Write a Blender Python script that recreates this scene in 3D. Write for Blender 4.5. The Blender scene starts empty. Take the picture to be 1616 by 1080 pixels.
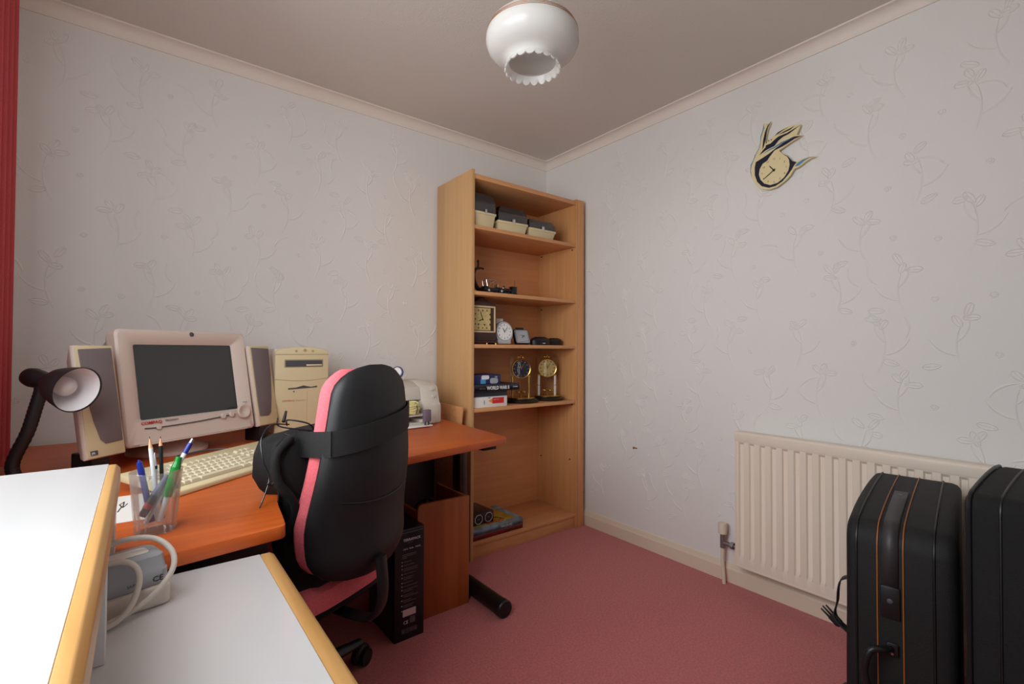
import bpy, bmesh, math, random
from math import sin, cos, pi, radians as R
from mathutils import Vector, Matrix
random.seed(7)
C = bpy.context.scene.collection
sc = bpy.context.scene

# ------------------------------------------------------------ camera, world, lights, exposure
cam = bpy.data.objects.new('camera', bpy.data.cameras.new('camera'))
C.objects.link(cam); sc.camera = cam
cam.data.sensor_width = 36; cam.data.lens = 752.88 / 1616 * 36
cam.data.clip_start = 0.02
yaw, pitch, roll = .6609, .0166, .0039
F = Vector((sin(yaw)*cos(pitch), cos(yaw)*cos(pitch), sin(pitch)))
Rt = Vector((cos(yaw), -sin(yaw), 0)); Up = Rt.cross(F)
R2 = Rt*cos(roll) + Up*sin(roll); U2 = -Rt*sin(roll) + Up*cos(roll)
mw = Matrix((R2, U2, -F)).transposed().to_4x4(); mw.translation = (0, 0, 1.10)
cam.matrix_world = mw

XC, XB, YA, YD, ZC = -.38, 2.236, 2.49, -.75, 2.405     # window wall, radiator wall, desk wall, near wall, ceiling
w = bpy.data.worlds.new('world'); sc.world = w; w.use_nodes = True
w.node_tree.nodes['Background'].inputs[0].default_value = (.92, .95, 1, 1)
w.node_tree.nodes['Background'].inputs[1].default_value = 1.6

def area(name, loc, target, sx, sy, power, col):
    l = bpy.data.lights.new(name, 'AREA'); l.shape = 'RECTANGLE'; l.size = sx; l.size_y = sy
    l.energy = power; l.color = col
    o = bpy.data.objects.new(name, l); C.objects.link(o); o.location = loc
    o.rotation_euler = (Vector(target) - Vector(loc)).to_track_quat('-Z', 'Y').to_euler()
    return o
WY0, WY1, WZ0, WZ1 = .20, 1.55, .92, 2.12                # window opening in the wall on the left
area('daylight', (XC - .32, (WY0+WY1)/2, 1.62), (1.0, 2.15, .60), 1.6, 1.3, 57, (.935, .985, 1))
sc.view_settings.view_transform = 'Standard'; sc.view_settings.look = 'None'
sc.view_settings.exposure = -0.13; sc.view_settings.gamma = 1; sc.view_settings.use_curve_mapping = False
sc.cycles.max_bounces = 10; sc.cycles.diffuse_bounces = 6

# ------------------------------------------------------------ materials
def lin(c):
    return tuple(((v/255+.055)/1.055)**2.4 if v > 10 else v/255/12.92 for v in c)
MATS = {}
def mat(name, col, rough=.5, metal=0, **k):
    m = bpy.data.materials.new(name); m.use_nodes = True; nt = m.node_tree; b = nt.nodes['Principled BSDF']
    b.inputs['Base Color'].default_value = (*lin(col), 1); b.inputs['Roughness'].default_value = rough
    b.inputs['Metallic'].default_value = metal
    for a, v in k.items():
        if a in ('bump', 'bscale', 'var', 'vscale', 'grain'): continue
        b.inputs[a].default_value = v
    tc = nt.nodes.new('ShaderNodeTexCoord')
    def noise(scale, det=3):
        n = nt.nodes.new('ShaderNodeTexNoise'); n.inputs['Scale'].default_value = scale; n.inputs['Detail'].default_value = det
        nt.links.new(tc.outputs['Object'], n.inputs['Vector']); return n
    if k.get('bump'):
        n = noise(k.get('bscale', 200)); bp = nt.nodes.new('ShaderNodeBump'); bp.inputs['Strength'].default_value = k['bump']
        bp.inputs['Distance'].default_value = .002
        nt.links.new(n.outputs['Fac'], bp.inputs['Height']); nt.links.new(bp.outputs[0], b.inputs['Normal'])
    if k.get('var'):
        n = noise(k.get('vscale', 8)); r = nt.nodes.new('ShaderNodeMixRGB'); r.blend_type = 'MIX'
        a = lin(col); v = k['var']
        r.inputs[1].default_value = (*[max(0, x*(1-v)) for x in a], 1); r.inputs[2].default_value = (*[min(1, x*(1+v)) for x in a], 1)
        cr = nt.nodes.new('ShaderNodeMapRange'); cr.inputs[1].default_value = .35; cr.inputs[2].default_value = .65
        nt.links.new(n.outputs['Fac'], cr.inputs[0]); nt.links.new(cr.outputs[0], r.inputs[0]); nt.links.new(r.outputs[0], b.inputs['Base Color'])
    MATS[name] = m; return m

def wood(name, c1, c2, scale=(1, 30, 1), band=None, rough=.45, coat=0):
    """stretched noise grain; band = (axis index, frequency) for wide strips of veneer"""
    m = mat(name, c1, rough); nt = m.node_tree; b = nt.nodes['Principled BSDF']
    tc = [n for n in nt.nodes if n.type == 'TEX_COORD'][0]
    mp = nt.nodes.new('ShaderNodeMapping'); mp.inputs['Scale'].default_value = scale
    n = nt.nodes.new('ShaderNodeTexNoise'); n.inputs['Scale'].default_value = 3; n.inputs['Detail'].default_value = 6; n.inputs['Distortion'].default_value = .4
    nt.links.new(tc.outputs['Object'], mp.inputs[0]); nt.links.new(mp.outputs[0], n.inputs['Vector'])
    r = nt.nodes.new('ShaderNodeMapRange'); r.inputs[1].default_value = .3; r.inputs[2].default_value = .7
    nt.links.new(n.outputs['Fac'], r.inputs[0])
    fac = r.outputs[0]
    if band:
        mp2 = nt.nodes.new('ShaderNodeMapping'); s = [0, 0, 0]; s[band[0]] = band[1]; mp2.inputs['Scale'].default_value = s
        v = nt.nodes.new('ShaderNodeTexWhiteNoise'); v.noise_dimensions = '3D'
        fl = nt.nodes.new('ShaderNodeVectorMath'); fl.operation = 'FLOOR'
        nt.links.new(tc.outputs['Object'], mp2.inputs[0]); nt.links.new(mp2.outputs[0], fl.inputs[0]); nt.links.new(fl.outputs[0], v.inputs['Vector'])
        mx = nt.nodes.new('ShaderNodeMath'); mx.operation = 'MULTIPLY_ADD'; mx.inputs[1].default_value = .45
        nt.links.new(fac, mx.inputs[0])
        m2 = nt.nodes.new('ShaderNodeMath'); m2.operation = 'MULTIPLY'; m2.inputs[1].default_value = .55
        nt.links.new(v.outputs['Value'], m2.inputs[0]); nt.links.new(m2.outputs[0], mx.inputs[2]); fac = mx.outputs[0]
    mix = nt.nodes.new('ShaderNodeMixRGB'); mix.inputs[1].default_value = (*lin(c1), 1); mix.inputs[2].default_value = (*lin(c2), 1)
    nt.links.new(fac, mix.inputs[0]); nt.links.new(mix.outputs[0], b.inputs['Base Color'])
    b.inputs['Coat Weight'].default_value = coat
    return m

def glass(name, tint=(255, 255, 255), gloss=.08, rough=.02, gk=.6, milk=0):
    """thin clear sheet: transparent plus a fresnel reflection, so that light passes"""
    m = bpy.data.materials.new(name); m.use_nodes = True; nt = m.node_tree; nt.nodes.clear()
    o = nt.nodes.new('ShaderNodeOutputMaterial'); t = nt.nodes.new('ShaderNodeBsdfTransparent'); g = nt.nodes.new('ShaderNodeBsdfGlossy')
    t.inputs[0].default_value = (*lin(tint), 1); g.inputs['Roughness'].default_value = rough
    f = nt.nodes.new('ShaderNodeLayerWeight'); f.inputs[0].default_value = .25
    a = nt.nodes.new('ShaderNodeMath'); a.operation = 'MULTIPLY_ADD'; a.inputs[1].default_value = gk; a.inputs[2].default_value = gloss
    mx = nt.nodes.new('ShaderNodeMixShader'); nt.links.new(f.outputs['Fresnel'], a.inputs[0]); nt.links.new(a.outputs[0], mx.inputs[0])
    nt.links.new(t.outputs[0], mx.inputs[1]); nt.links.new(g.outputs[0], mx.inputs[2])
    out = mx
    if milk:   # painted brightness: white diffuse lightens the dark-rendering glass to a milky look
        d = nt.nodes.new('ShaderNodeBsdfDiffuse'); d.inputs[0].default_value = (.8, .8, .8, 1); m2 = nt.nodes.new('ShaderNodeMixShader'); m2.inputs[0].default_value = milk
        nt.links.new(mx.outputs[0], m2.inputs[1]); nt.links.new(d.outputs[0], m2.inputs[2]); out = m2
    nt.links.new(out.outputs[0], o.inputs[0])
    return m

PAPER = mat('white embossed wallpaper', (229, 226, 223), .75, bump=.25, bscale=260)
CEIL = mat('ceiling paint', (213, 205, 196), .85, bump=.6, bscale=170)
COVE = mat('cove paint', (232, 221, 211), .6)
SKIRT = mat('cream gloss paint', (226, 211, 190), .35)
RADP = mat('cream radiator enamel', (233, 219, 203), .35)
CARPET = mat('rose carpet', (192, 98, 98), .95, bump=1.0, bscale=420, var=.16, vscale=130)
CARPET.node_tree.nodes['Principled BSDF'].inputs['Sheen Weight'].default_value = .25
BEECH = wood('beech veneer upright', (214, 158, 104), (200, 142, 90), (14, 14, .6), None)
BEECHS = wood('beech veneer side panel', (212, 168, 116), (196, 150, 100), (14, 14, .6), (1, 14))
BEECHH = wood('beech veneer shelf', (214, 156, 106), (200, 140, 92), (.8, 16, 16))
BEECHD = wood('beech foil back', (216, 154, 102), (204, 140, 90), (.8, 10, 10))
CHERRY = wood('cherry veneer top', (206, 100, 36), (190, 84, 26), (1.2, 18, 18), None, .42)
CHERRYV = wood('cherry planked veneer', (176, 96, 46), (146, 70, 28), (14, 14, .8), (0, 16))
PINE = wood('pine edging', (222, 176, 114), (202, 150, 86), (12, .9, 12), None, .35)
MAHOG = wood('dark mahogany', (70, 34, 22), (50, 22, 14), (1, 12, 12), None, .3)
WHITE = mat('white laminate', (230, 230, 231), .28)
BLACKM = mat('black metal', (15, 15, 16), .4)
BLACKP = mat('black plastic', (17, 17, 19), .45)
SHELL = mat('black chair shell', (21, 22, 25), .5, bump=.15, bscale=500)
PINK = mat('pink chair fabric', (238, 112, 122), .9, bump=.6, bscale=600, var=.08, vscale=200)
BCLOTH = mat('black cloth', (11, 11, 12), .85, bump=.5, bscale=300)
NYLON = mat('black nylon', (13, 13, 14), .7, bump=.5, bscale=500)
WEBBING = mat('black webbing', (18, 18, 20), .6, bump=.5, bscale=700)
ORANGE = mat('tan piping', (150, 86, 34), .5)
COMPUTER = mat('pinkish beige plastic', (214, 197, 186), .5, bump=.08, bscale=700)
BEIGE = mat('yellowed beige plastic', (214, 198, 158), .5)
BEIGED = mat('dark beige plastic', (168, 152, 116), .6)  # deeper beige for seams, buttons, feet and lettering
KEYC = mat('keycap plastic', (216, 205, 176), .45)
GRILLE = mat('grey speaker cloth', (120, 108, 110), .9, bump=.6, bscale=900)
SCREEN = mat('dark tube glass', (58, 60, 60), .22)
REDT = mat('red print', (190, 30, 45), .5)
BLUEGREY = mat('grey blue print', (80, 84, 110), .5)
GREYP = mat('grey plastic', (166, 168, 175), .4)
GREYD = mat('dark grey plastic', (74, 76, 82), .45)
PRINTERP = mat('printer plastic', (208, 200, 188), .45)
CORDP = mat('beige cord', (214, 204, 194), .45)
YELLOWB = mat('pale yellow cable', (222, 212, 150), .5)
PURPLEG = mat('purplish grey plastic', (112, 98, 112), .5)
LIGHTINT = mat('white lamp inside', (232, 228, 230), .4)
CHROME = mat('chrome', (210, 210, 212), .15, 1)
BRASS = mat('brass', (214, 172, 92), .25, 1)
BRASSD = mat('brushed gold dial', (206, 178, 116), .4, .6)
BRONZE = mat('dark bronze', (52, 44, 34), .3, .7)
DARKDIAL = mat('dark blue dial', (34, 34, 52), .3)
CREAM = mat('cream enamel', (232, 214, 166), .4)
NAVY = mat('navy enamel', (18, 16, 44), .35)
SKYBLUE = mat('steel blue enamel', (86, 138, 176), .4)
INK = mat('black ink', (20, 18, 20), .6)
WPRINT = mat('white print', (226, 226, 228), .6)
GPRINT = mat('grey print', (120, 112, 116), .6)
PINKLAB = mat('pale label', (214, 186, 190), .6)
BOXB = mat('glossy black carton', (20, 20, 26), .35)
OPAL = mat('opal glass', (240, 238, 235), .2)
def _translucent(m, k):
    nt = m.node_tree; b = nt.nodes['Principled BSDF']; t = nt.nodes.new('ShaderNodeBsdfTranslucent'); t.inputs[0].default_value = b.inputs['Base Color'].default_value
    mx = nt.nodes.new('ShaderNodeMixShader'); mx.inputs[0].default_value = k; o = nt.nodes['Material Output']
    nt.links.new(b.outputs[0], mx.inputs[1]); nt.links.new(t.outputs[0], mx.inputs[2]); nt.links.new(mx.outputs[0], o.inputs[0])
_translucent(OPAL, .42)
GOLDLINE = mat('gilt line', (170, 118, 84), .35, .3)
CURT = mat('rose curtain cloth', (196, 82, 84), .9, bump=.4, bscale=500)
WINP = mat('white window plastic', (235, 235, 235), .3)
SILVER = mat('silver plastic', (190, 192, 198), .3, .4)
DIALW = mat('white dial', (228, 226, 224), .5)
DIALG = mat('antique dial', (206, 186, 124), .5, var=.12, vscale=60)
SMOKE = glass('smoked lid', (170, 160, 162), .12, .05)
CLEAR = glass('clear dome', (250, 250, 250), .008, gk=.25)
TUMBLER = glass('tumbler glass', (252, 254, 253), .06, .04, gk=.5, milk=.09)
PANE = glass('window pane', (252, 252, 252), .02)
PAPERW = mat('white paper', (232, 228, 224), .7)
GREENT = glass('green translucent plastic', (30, 170, 70), .14, .1)
GREENS = mat('green plastic', (24, 150, 60), .2, **{'Transmission Weight': .3})
BLUEP = mat('blue plastic', (34, 48, 140), .3)
WPEN = mat('white pen plastic', (226, 228, 234), .35)
WOODTIP = mat('sharpened wood', (222, 160, 120), .6)
BOOKR = mat('dark red cover', (126, 26, 26), .5)
BOOKB = mat('pale blue cover', (120, 160, 190), .45, var=.4, vscale=22)
BOOKY = mat('mustard cover', (186, 156, 52), .45, var=.25, vscale=14)
BOXR = mat('bright red print', (214, 34, 36), .5)
BOXO = mat('orange print', (236, 160, 60), .5)
BOXBLUE = mat('blue carton', (30, 34, 84), .45)
CYAN = mat('light blue print', (72, 150, 200), .5)
DKBOOK = mat('charcoal cover', (48, 48, 56), .55)

# ------------------------------------------------------------ mesh helpers
def rotm(rx=0, ry=0, rz=0): return Matrix.Rotation(rz, 3, 'Z') @ Matrix.Rotation(ry, 3, 'Y') @ Matrix.Rotation(rx, 3, 'X')
class MB:
    def __init__(s): s.v = []; s.f = []
    def add(s, vs, fs):
        n = len(s.v); s.v += [tuple(v) for v in vs]; s.f += [tuple(i+n for i in f) for f in fs]; return s
    def box(s, a, b, rot=None, c=None):
        (x0, y0, z0), (x1, y1, z1) = a, b
        vs = [(x0,y0,z0),(x1,y0,z0),(x1,y1,z0),(x0,y1,z0),(x0,y0,z1),(x1,y0,z1),(x1,y1,z1),(x0,y1,z1)]
        if rot is not None:
            c = Vector(c if c is not None else ((x0+x1)/2, (y0+y1)/2, (z0+z1)/2)); vs = [c + rot @ (Vector(v)-c) for v in vs]
        return s.add(vs, [(0,3,2,1),(4,5,6,7),(0,1,5,4),(1,2,6,5),(2,3,7,6),(3,0,4,7)])
    def rings(s, rings, cap=True, closed=True):
        n = len(rings[0]); vs = [p for r in rings for p in r]; fs = []
        for i in range(len(rings)-1):
            for j in range(n if closed else n-1):
                k = (j+1) % n; fs.append((i*n+j, i*n+k, (i+1)*n+k, (i+1)*n+j))
        if cap: fs.append(tuple(range(n))[::-1]); fs.append(tuple((len(rings)-1)*n+j for j in range(n)))
        return s.add(vs, fs)
    def cyl(s, p0, p1, r0, r1=None, n=20, cap=True):
        r1 = r0 if r1 is None else r1; p0 = Vector(p0); p1 = Vector(p1); q = (p1-p0).to_track_quat('Z', 'Y')
        rg = [[p + q @ Vector((r*cos(2*pi*j/n), r*sin(2*pi*j/n), 0)) for j in range(n)] for p, r in ((p0, r0), (p1, r1))]
        return s.rings(rg, cap)
    def tube(s, pts, r, n=8, flat=1.0, cap=True):
        pts = [Vector(p) for p in pts]; rg = []
        t = (pts[1]-pts[0]).normalized(); q = t.to_track_quat('Z', 'Y'); xa = q @ Vector((1, 0, 0))
        for i, p in enumerate(pts):
            t2 = (pts[min(i+1, len(pts)-1)] - pts[max(i-1, 0)]).normalized()
            xa = (xa - t2*xa.dot(t2)).normalized(); ya = t2.cross(xa)
            rr = r[i] if isinstance(r, (list, tuple)) else r
            rg.append([p + xa*rr*cos(2*pi*j/n) + ya*rr*flat*sin(2*pi*j/n) for j in range(n)])
        return s.rings(rg, cap)
    def lathe(s, prof, n=36, c=(0, 0, 0), axis=None, cap=False, wob=None):
        q = Vector(axis).to_track_quat('Z', 'Y') if axis is not None else None; c = Vector(c); rg = []
        for i, (r, z) in enumerate(prof):
            ring = []
            for j in range(n):
                a = 2*pi*j/n; rr, zz = (r, z) if wob is None else wob(i, a, r, z)
                v = Vector((rr*cos(a), rr*sin(a), zz)); ring.append(c + (q @ v if q else v))
            rg.append(ring)
        return s.rings(rg, cap)
    def prism(s, poly, a, b, plane='xy'):
        """extrude a 2D polygon between a and b along the third axis"""
        def P(u, v, w): return {'xy': (u, v, w), 'xz': (u, w, v), 'yz': (w, u, v)}[plane]
        n = len(poly); vs = [P(u, v, a) for u, v in poly] + [P(u, v, b) for u, v in poly]
        fs = [tuple(range(n))[::-1], tuple(range(n, 2*n))] + [(i, (i+1) % n, n+(i+1) % n, n+i) for i in range(n)]
        return s.add(vs, fs)
    def ball(s, c, r, n=14, sc3=(1, 1, 1)):
        m = 8; rg = []
        for i in range(m+1):
            t = pi*i/m; rg.append([Vector(c) + Vector((max(1e-5, sin(t))*cos(2*pi*j/n)*r*sc3[0], max(1e-5, sin(t))*sin(2*pi*j/n)*r*sc3[1], -cos(t)*r*sc3[2])) for j in range(n)])
        return s.rings(rg, True)
    def mesh(s, name, m, bev=0, smooth=None, seg=2):
        me = bpy.data.meshes.new(name); me.from_pydata(s.v, [], s.f)
        bm = bmesh.new(); bm.from_mesh(me); bmesh.ops.remove_doubles(bm, verts=bm.verts, dist=1e-6)
        bmesh.ops.recalc_face_normals(bm, faces=bm.faces)
        if bev:
            es = [e for e in bm.edges if len(e.link_faces) == 2 and e.calc_face_angle(0) > .6]
            bmesh.ops.bevel(bm, geom=es, offset=bev, segments=seg, affect='EDGES', profile=.5, clamp_overlap=True)
        bm.to_mesh(me); bm.free(); me.materials.append(m)
        if smooth is not False and (smooth or bev or len(s.f) > 12):
            me.polygons.foreach_set('use_smooth', [True]*len(me.polygons))
            try: me.set_sharp_from_angle(angle=R(38))
            except Exception: pass
        return me
    def build(s, name, m, parent=None, bev=0, smooth=None, loc=None, seg=2):
        o = bpy.data.objects.new(name, s.mesh(name, m, bev, smooth, seg)); C.objects.link(o)
        if parent is not None: o.parent = parent
        if loc is not None: o.location = loc
        return o
def B(*a, **k): return MB().box(*a, **k)
def thing(name, label, cat, loc=(0, 0, 0), rz=0, rx=0, group=None):
    o = bpy.data.objects.new(name, None); C.objects.link(o); o.location = loc; o.rotation_euler = (rx, 0, rz); o.empty_display_size = .02
    return tag(o, label, cat, group)
def tag(o, label, cat, group=None):
    o['label'] = label; o['category'] = cat
    if group: o['group'] = group
    return o
def struct(o): o['kind'] = 'structure'; return o
def stuff(o): o['kind'] = 'stuff'; return o
def text(name, s, size, m, parent, loc, rot=(pi/2, 0, 0), ext=.0003, align='LEFT', sx=1, bold=0):
    cu = bpy.data.curves.new(name, 'FONT'); cu.body = s; cu.size = size; cu.extrude = ext; cu.align_x = align; cu.offset = bold; cu.resolution_u = 2
    t = bpy.data.objects.new(name, cu); C.objects.link(t); bpy.context.view_layer.update()
    me = bpy.data.meshes.new_from_object(t); bpy.data.objects.remove(t)
    o = bpy.data.objects.new(name, me); C.objects.link(o); me.materials.clear(); me.materials.append(m)
    o.parent = parent; o.location = loc; o.rotation_euler = rot; o.scale = (sx, 1, 1); return o
def bez(p, n=24):
    """catmull-rom through points"""
    p = [Vector(q) for q in p]; q = [2*p[0]-p[1]] + p + [2*p[-1]-p[-2]]; out = []
    per = max(2, n//(len(p)-1))
    for i in range(1, len(q)-2):
        for k in range(per):
            t = k/per; a, b, c, d = q[i-1], q[i], q[i+1], q[i+2]
            out.append(.5*((2*b)+(c-a)*t+(2*a-5*b+4*c-d)*t*t+(3*b-3*c+d-a)*t**3))
    out.append(p[-1]); return out
def rrect(w, h, r, n=4, cx=0, cy=0):
    out = []
    for (sx, sy, a0) in ((1, -1, -pi/2), (1, 1, 0), (-1, 1, pi/2), (-1, -1, pi)):
        for k in range(n+1):
            a = a0 + pi/2*k/n; out.append((cx+sx*(w/2-r)+r*cos(a), cy+sy*(h/2-r)+r*sin(a)))
    return out
def copy_tree(o, parent=None):
    c = o.copy(); C.objects.link(c); c.parent = parent
    for ch in list(o.children): copy_tree(ch, c)
    return c

# ------------------------------------------------------------ room shell
T = .12
struct(B((XC-T, YD-T, -.1), (XB+T, YA+T, 0)).build('floor', CARPET))
struct(B((XC-T, YD-T, ZC), (XB+T, YA+T, ZC+.1)).build('ceiling', CEIL))
wallA = struct(B((XC-T, YA, 0), (XB+T, YA+T, ZC)).build('wall_back', PAPER))
wallB = struct(B((XB, YD, 0), (XB+T, YA, ZC)).build('wall_right', PAPER))
struct(B((XC-T, YD-T, 0), (XB+T, YD, ZC)).build('wall_front', PAPER))
wl = MB()
wl.box((XC-T, YD, 0), (XC, WY0, ZC)).box((XC-T, WY1, 0), (XC, YA, ZC)).box((XC-T, WY0, 0), (XC, WY1, WZ0)).box((XC-T, WY0, WZ1), (XC, WY1, ZC))
struct(wl.build('wall_left', PAPER))
wf = MB(); xw0, xw1 = XC-.09, XC-.04
for (a, b) in (((WY0, WZ0), (WY0+.05, WZ1)), ((WY1-.05, WZ0), (WY1, WZ1)), ((WY0+.05, WZ0), (WY1-.05, WZ0+.05)), ((WY0+.05, WZ1-.05), (WY1-.05, WZ1)), (((WY0+WY1)/2-.03, WZ0+.05), ((WY0+WY1)/2+.03, WZ1-.05))):
    wf.box((xw0, a[0], a[1]), (xw1, b[0], b[1]))
win = struct(wf.build('window_1', WINP, bev=.004))
for a, b in ((WY0+.05, (WY0+WY1)/2-.03), ((WY0+WY1)/2+.03, WY1-.05)):
    B((XC-.068, a, WZ0+.05), (XC-.064, b, WZ1-.05)).build('pane', PANE, win)
B((XC-.04, WY0-.02, WZ0-.025), (XC+.03, WY1+.02, WZ0)).build('window_sill', WINP, win, bev=.004)
# coving
def arcp(n=6):
    pts = [(0, 0), (0, -.05), (.006, -.05), (.006, -.044)]
    for k in range(1, n):
        a = pi/2*k/n; pts.append((.044-.038*cos(a), -.044+.038*sin(a)))
    return pts + [(.044, -.007), (.050, -.007), (.050, 0)]
cv = arcp()
struct(MB().prism([(YA-d, ZC+z) for d, z in cv], XC, XB, 'yz').build('trim_1', COVE, smooth=True))
struct(MB().prism([(XB-d, ZC+z) for d, z in cv], YD, YA, 'xz').build('trim_2', COVE, smooth=True))
struct(MB().prism([(XC+d, ZC+z) for d, z in cv], YD, YA, 'xz').build('trim_3', COVE, smooth=True))
struct(MB().prism([(YD+d, ZC+z) for d, z in cv], XC, XB, 'yz').build('trim_4', COVE, smooth=True))
sk = [(0, 0), (.016, 0), (.016, .062), (.012, .070), (.006, .088), (0, .090)]
struct(MB().prism([(YA-d, z) for d, z in sk], XC, XB, 'yz').build('baseboard_back', SKIRT))
struct(MB().prism([(XB-d, z) for d, z in sk], YD, YA, 'xz').build('baseboard_right', SKIRT))
struct(MB().prism([(XC+d, z) for d, z in sk], YD, YA, 'xz').build('baseboard_left', SKIRT))
struct(MB().prism([(YD+d, z) for d, z in sk], XC, XB, 'yz').build('baseboard_front', SKIRT))

# embossed sprigs of the wallpaper: real relief about one millimetre high
def relief(name, parent, place, u0, u1, v0, v1, seed):
    rnd = random.Random(seed); mb = MB()
    def ribbon(pts, wd, h=.0020, closed=False):
        n = len(pts); vs = []; fs = []
        for i, (u, v) in enumerate(pts):
            a = pts[(i-1) % n] if closed or i > 0 else pts[i]; b = pts[(i+1) % n] if closed or i < n-1 else pts[i]
            du, dv = b[0]-a[0], b[1]-a[1]; L = math.hypot(du, dv) or 1; nu, nv = -dv/L, du/L
            ww = 1.5*(wd(i/(n-1)) if callable(wd) else wd)
            hh = h*min(1, ww/.0025)
            vs += [place(u+nu*ww, v+nv*ww, -.0002), place(u, v, hh), place(u-nu*ww, v-nv*ww, -.0002)]
        for i in range(n if closed else n-1):
            k = (i+1) % n; fs += [(3*i, 3*i+1, 3*k+1, 3*k), (3*i+1, 3*i+2, 3*k+2, 3*k+1)]
        mb.add(vs, fs)
    def arc(u, v, ang, L, bend, wd, n=9):
        pts = [(u, v)]; a = ang
        for k in range(n-1):
            u += cos(a)*L/(n-1); v += sin(a)*L/(n-1); a += bend/(n-1); pts.append((u, v))
        ribbon(pts, wd); return pts, a
    def leaf(u, v, ang, L, W):
        pts = []
        for k in range(12):
            t = 2*pi*k/12; x = L/2*(1-cos(t)); y = W/2*sin(t)*(.6+.4*sin(t/2))
            pts.append((u+cos(ang)*x-sin(ang)*y, v+sin(ang)*x+cos(ang)*y))
        ribbon(pts, .0017, .0019, True); arc(u, v, ang, L*.9, .1, .0014, 4)
    def flower(u, v, r):
        pts = []; 
        for k in range(20):
            t = k/19*3.6*pi; rr = r*(.25+.75*k/19); pts.append((u+rr*cos(t), v+rr*sin(t)*.8))
        ribbon(pts, .0015, .0019)
    v = v0 + .12; row = 0
    while v < v1 - .16:
        u = u0 + .06 + (row % 2)*.15
        while u < u1 - .1:
            jit = rnd.uniform(-.02, .02); fl = 1 if rnd.random() < .5 else -1
            base = R(90) + fl*R(28)
            pts, a = arc(u+jit, v, base, .19, -fl*R(55), lambda t: .0035*(1-t)+.001)
            m = pts[3]; arc(m[0], m[1], base+fl*R(50), .10, -fl*R(60), lambda t: .0012+.0026*sin(pi*min(1, t*1.2)))
            m = pts[5]; arc(m[0], m[1], base-fl*R(75), .09, fl*R(55), lambda t: .0012+.0026*sin(pi*min(1, t*1.2)))
            e = pts[-1]
            for k in range(3):
                leaf(e[0]+rnd.uniform(-.01, .01), e[1]+rnd.uniform(-.02, .02), a+(k-1)*R(65)+rnd.uniform(-.2, .2), rnd.uniform(.040, .055), .024)
            if rnd.random() < .85: flower(u+jit+fl*.075, v+.09+rnd.uniform(-.03, .03), .013)
            if rnd.random() < .7: leaf(u+jit-fl*.07, v+.03, rnd.uniform(-.5, .5), .052, .025); 
            if rnd.random() < .6: arc(u+jit-fl*.09, v+.13, R(rnd.uniform(20, 160)), .09, R(rnd.choice([-70, 70])), lambda t: .001+.0032*sin(pi*t))
            u += .27
        v += .205; row += 1
    o = mb.build(name, PAPER, parent, smooth=True); stuff(o); return o
relief('embossed_sprigs', wallA, lambda u, v, h: (u, YA-h, v), XC+.05, 1.40, .72, 2.32, 3)
relief('embossed_sprigs', wallB, lambda u, v, h: (XB-h, u, v), .0, 2.12, .08, 2.32, 5)

# ------------------------------------------------------------ curtain
mb = MB(); pts = []
N = 60
for k in range(N+1):
    t = k/N; pts.append((XC+.055+.022*sin(t*pi*17), 1.50+.56*t))
pts2 = [(x-.004, y) for x, y in pts][::-1]
mb.prism(pts+pts2, .76, 2.26, 'xy')
cu = thing('curtain', 'rose pink curtain gathered at the left edge beside the window', 'curtain', (0, 0, 0))
mb.build('curtain_cloth', CURT, cu, smooth=True)
MB().cyl((XC+.062, WY0-.3, 2.28), (XC+.062, 2.08, 2.28), .012, n=12).build('curtain_rail', WINP, cu)
for y in (WY0-.2, 2.07): MB().cyl((XC-.002, y, 2.28), (XC+.062, y, 2.28), .008, n=10).build('bracket', WINP, cu)

# ------------------------------------------------------------ radiator
rad = thing('radiator', 'cream ribbed panel radiator mounted low on the right wall', 'radiator', (2.17, 0, 0))
y0, y1, z0, z1 = -.06, 1.093, .133, .733
prof = [(.0, z0), ]
x0 = -.035
mb = MB(); pitch_ = .046; rows = []; y = y0+.012
zz = [z0+.002, z0+.042, z0+.055, z1-.055, z1-.045, z1-.042]
ys = []
n = int((y1-y0-.03)/pitch_)
for k in range(n):
    b = y1-.016-k*pitch_
    ys += [(b, 0), (b-.004, 1), (b-.019, 1), (b-.023, 0), (b-.042, 0)]
ys = ys[::-1]; ys = [(y0, 0)]+[q for q in ys]+[(y1, 0)]
rg = []
for z, dep in zip(zz, (0, 0, 1, 1, 0, 0)):
    rg.append([(x0-.0 + .009*m*dep, yy, z) for yy, m in ys])
mb.rings(rg, cap=False, closed=False)
mb.box((x0+.012, y0, z0), (x0+.020, y1, z1-.04))
mb.build('ribbed_panel', RADP, rad, smooth=True)
mb = MB().prism([(x0-.003, z1-.042), (x0+.055, z1-.042), (x0+.055, z1), (x0+.004, z1), (x0-.003, z1-.006)], y0-.002, y1+.002, 'xz')
mb.build('top_grille', RADP, rad, bev=.002)
MB().box((x0-.002, y1-.004, z0), (x0+.052, y1+.001, z1-.04)).build('end_panel', RADP, rad)
MB().box((x0+.036, y0, z0-.012), (x0+.050, y1-.01, z1-.05)).build('rear_panel', RADP, rad)
MB().box((x0-.001, y0, z0-.006), (x0+.02, y1, z0+.003)).build('bottom_seam', RADP, rad, bev=.002)
for yy in (.2, .9): MB().box((x0+.05, yy-.02, .2), (.046, yy+.02, .65)).build('wall_bracket', RADP, rad)
vx = 2.195-2.17
valve = MB().cyl((vx, 1.185, .165), (vx, 1.185, .235), .012, n=14).cyl((vx, 1.185, .188), (vx, 1.13, .188), .011, n=14).cyl((vx, 1.145, .188), (vx, 1.13, .188), .016, n=6).cyl((vx, 1.13, .188), (vx-.01, 1.085, .165), .008, n=10).build('valve', mat('dull chrome', (150, 148, 146), .4, .8), rad)
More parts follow.
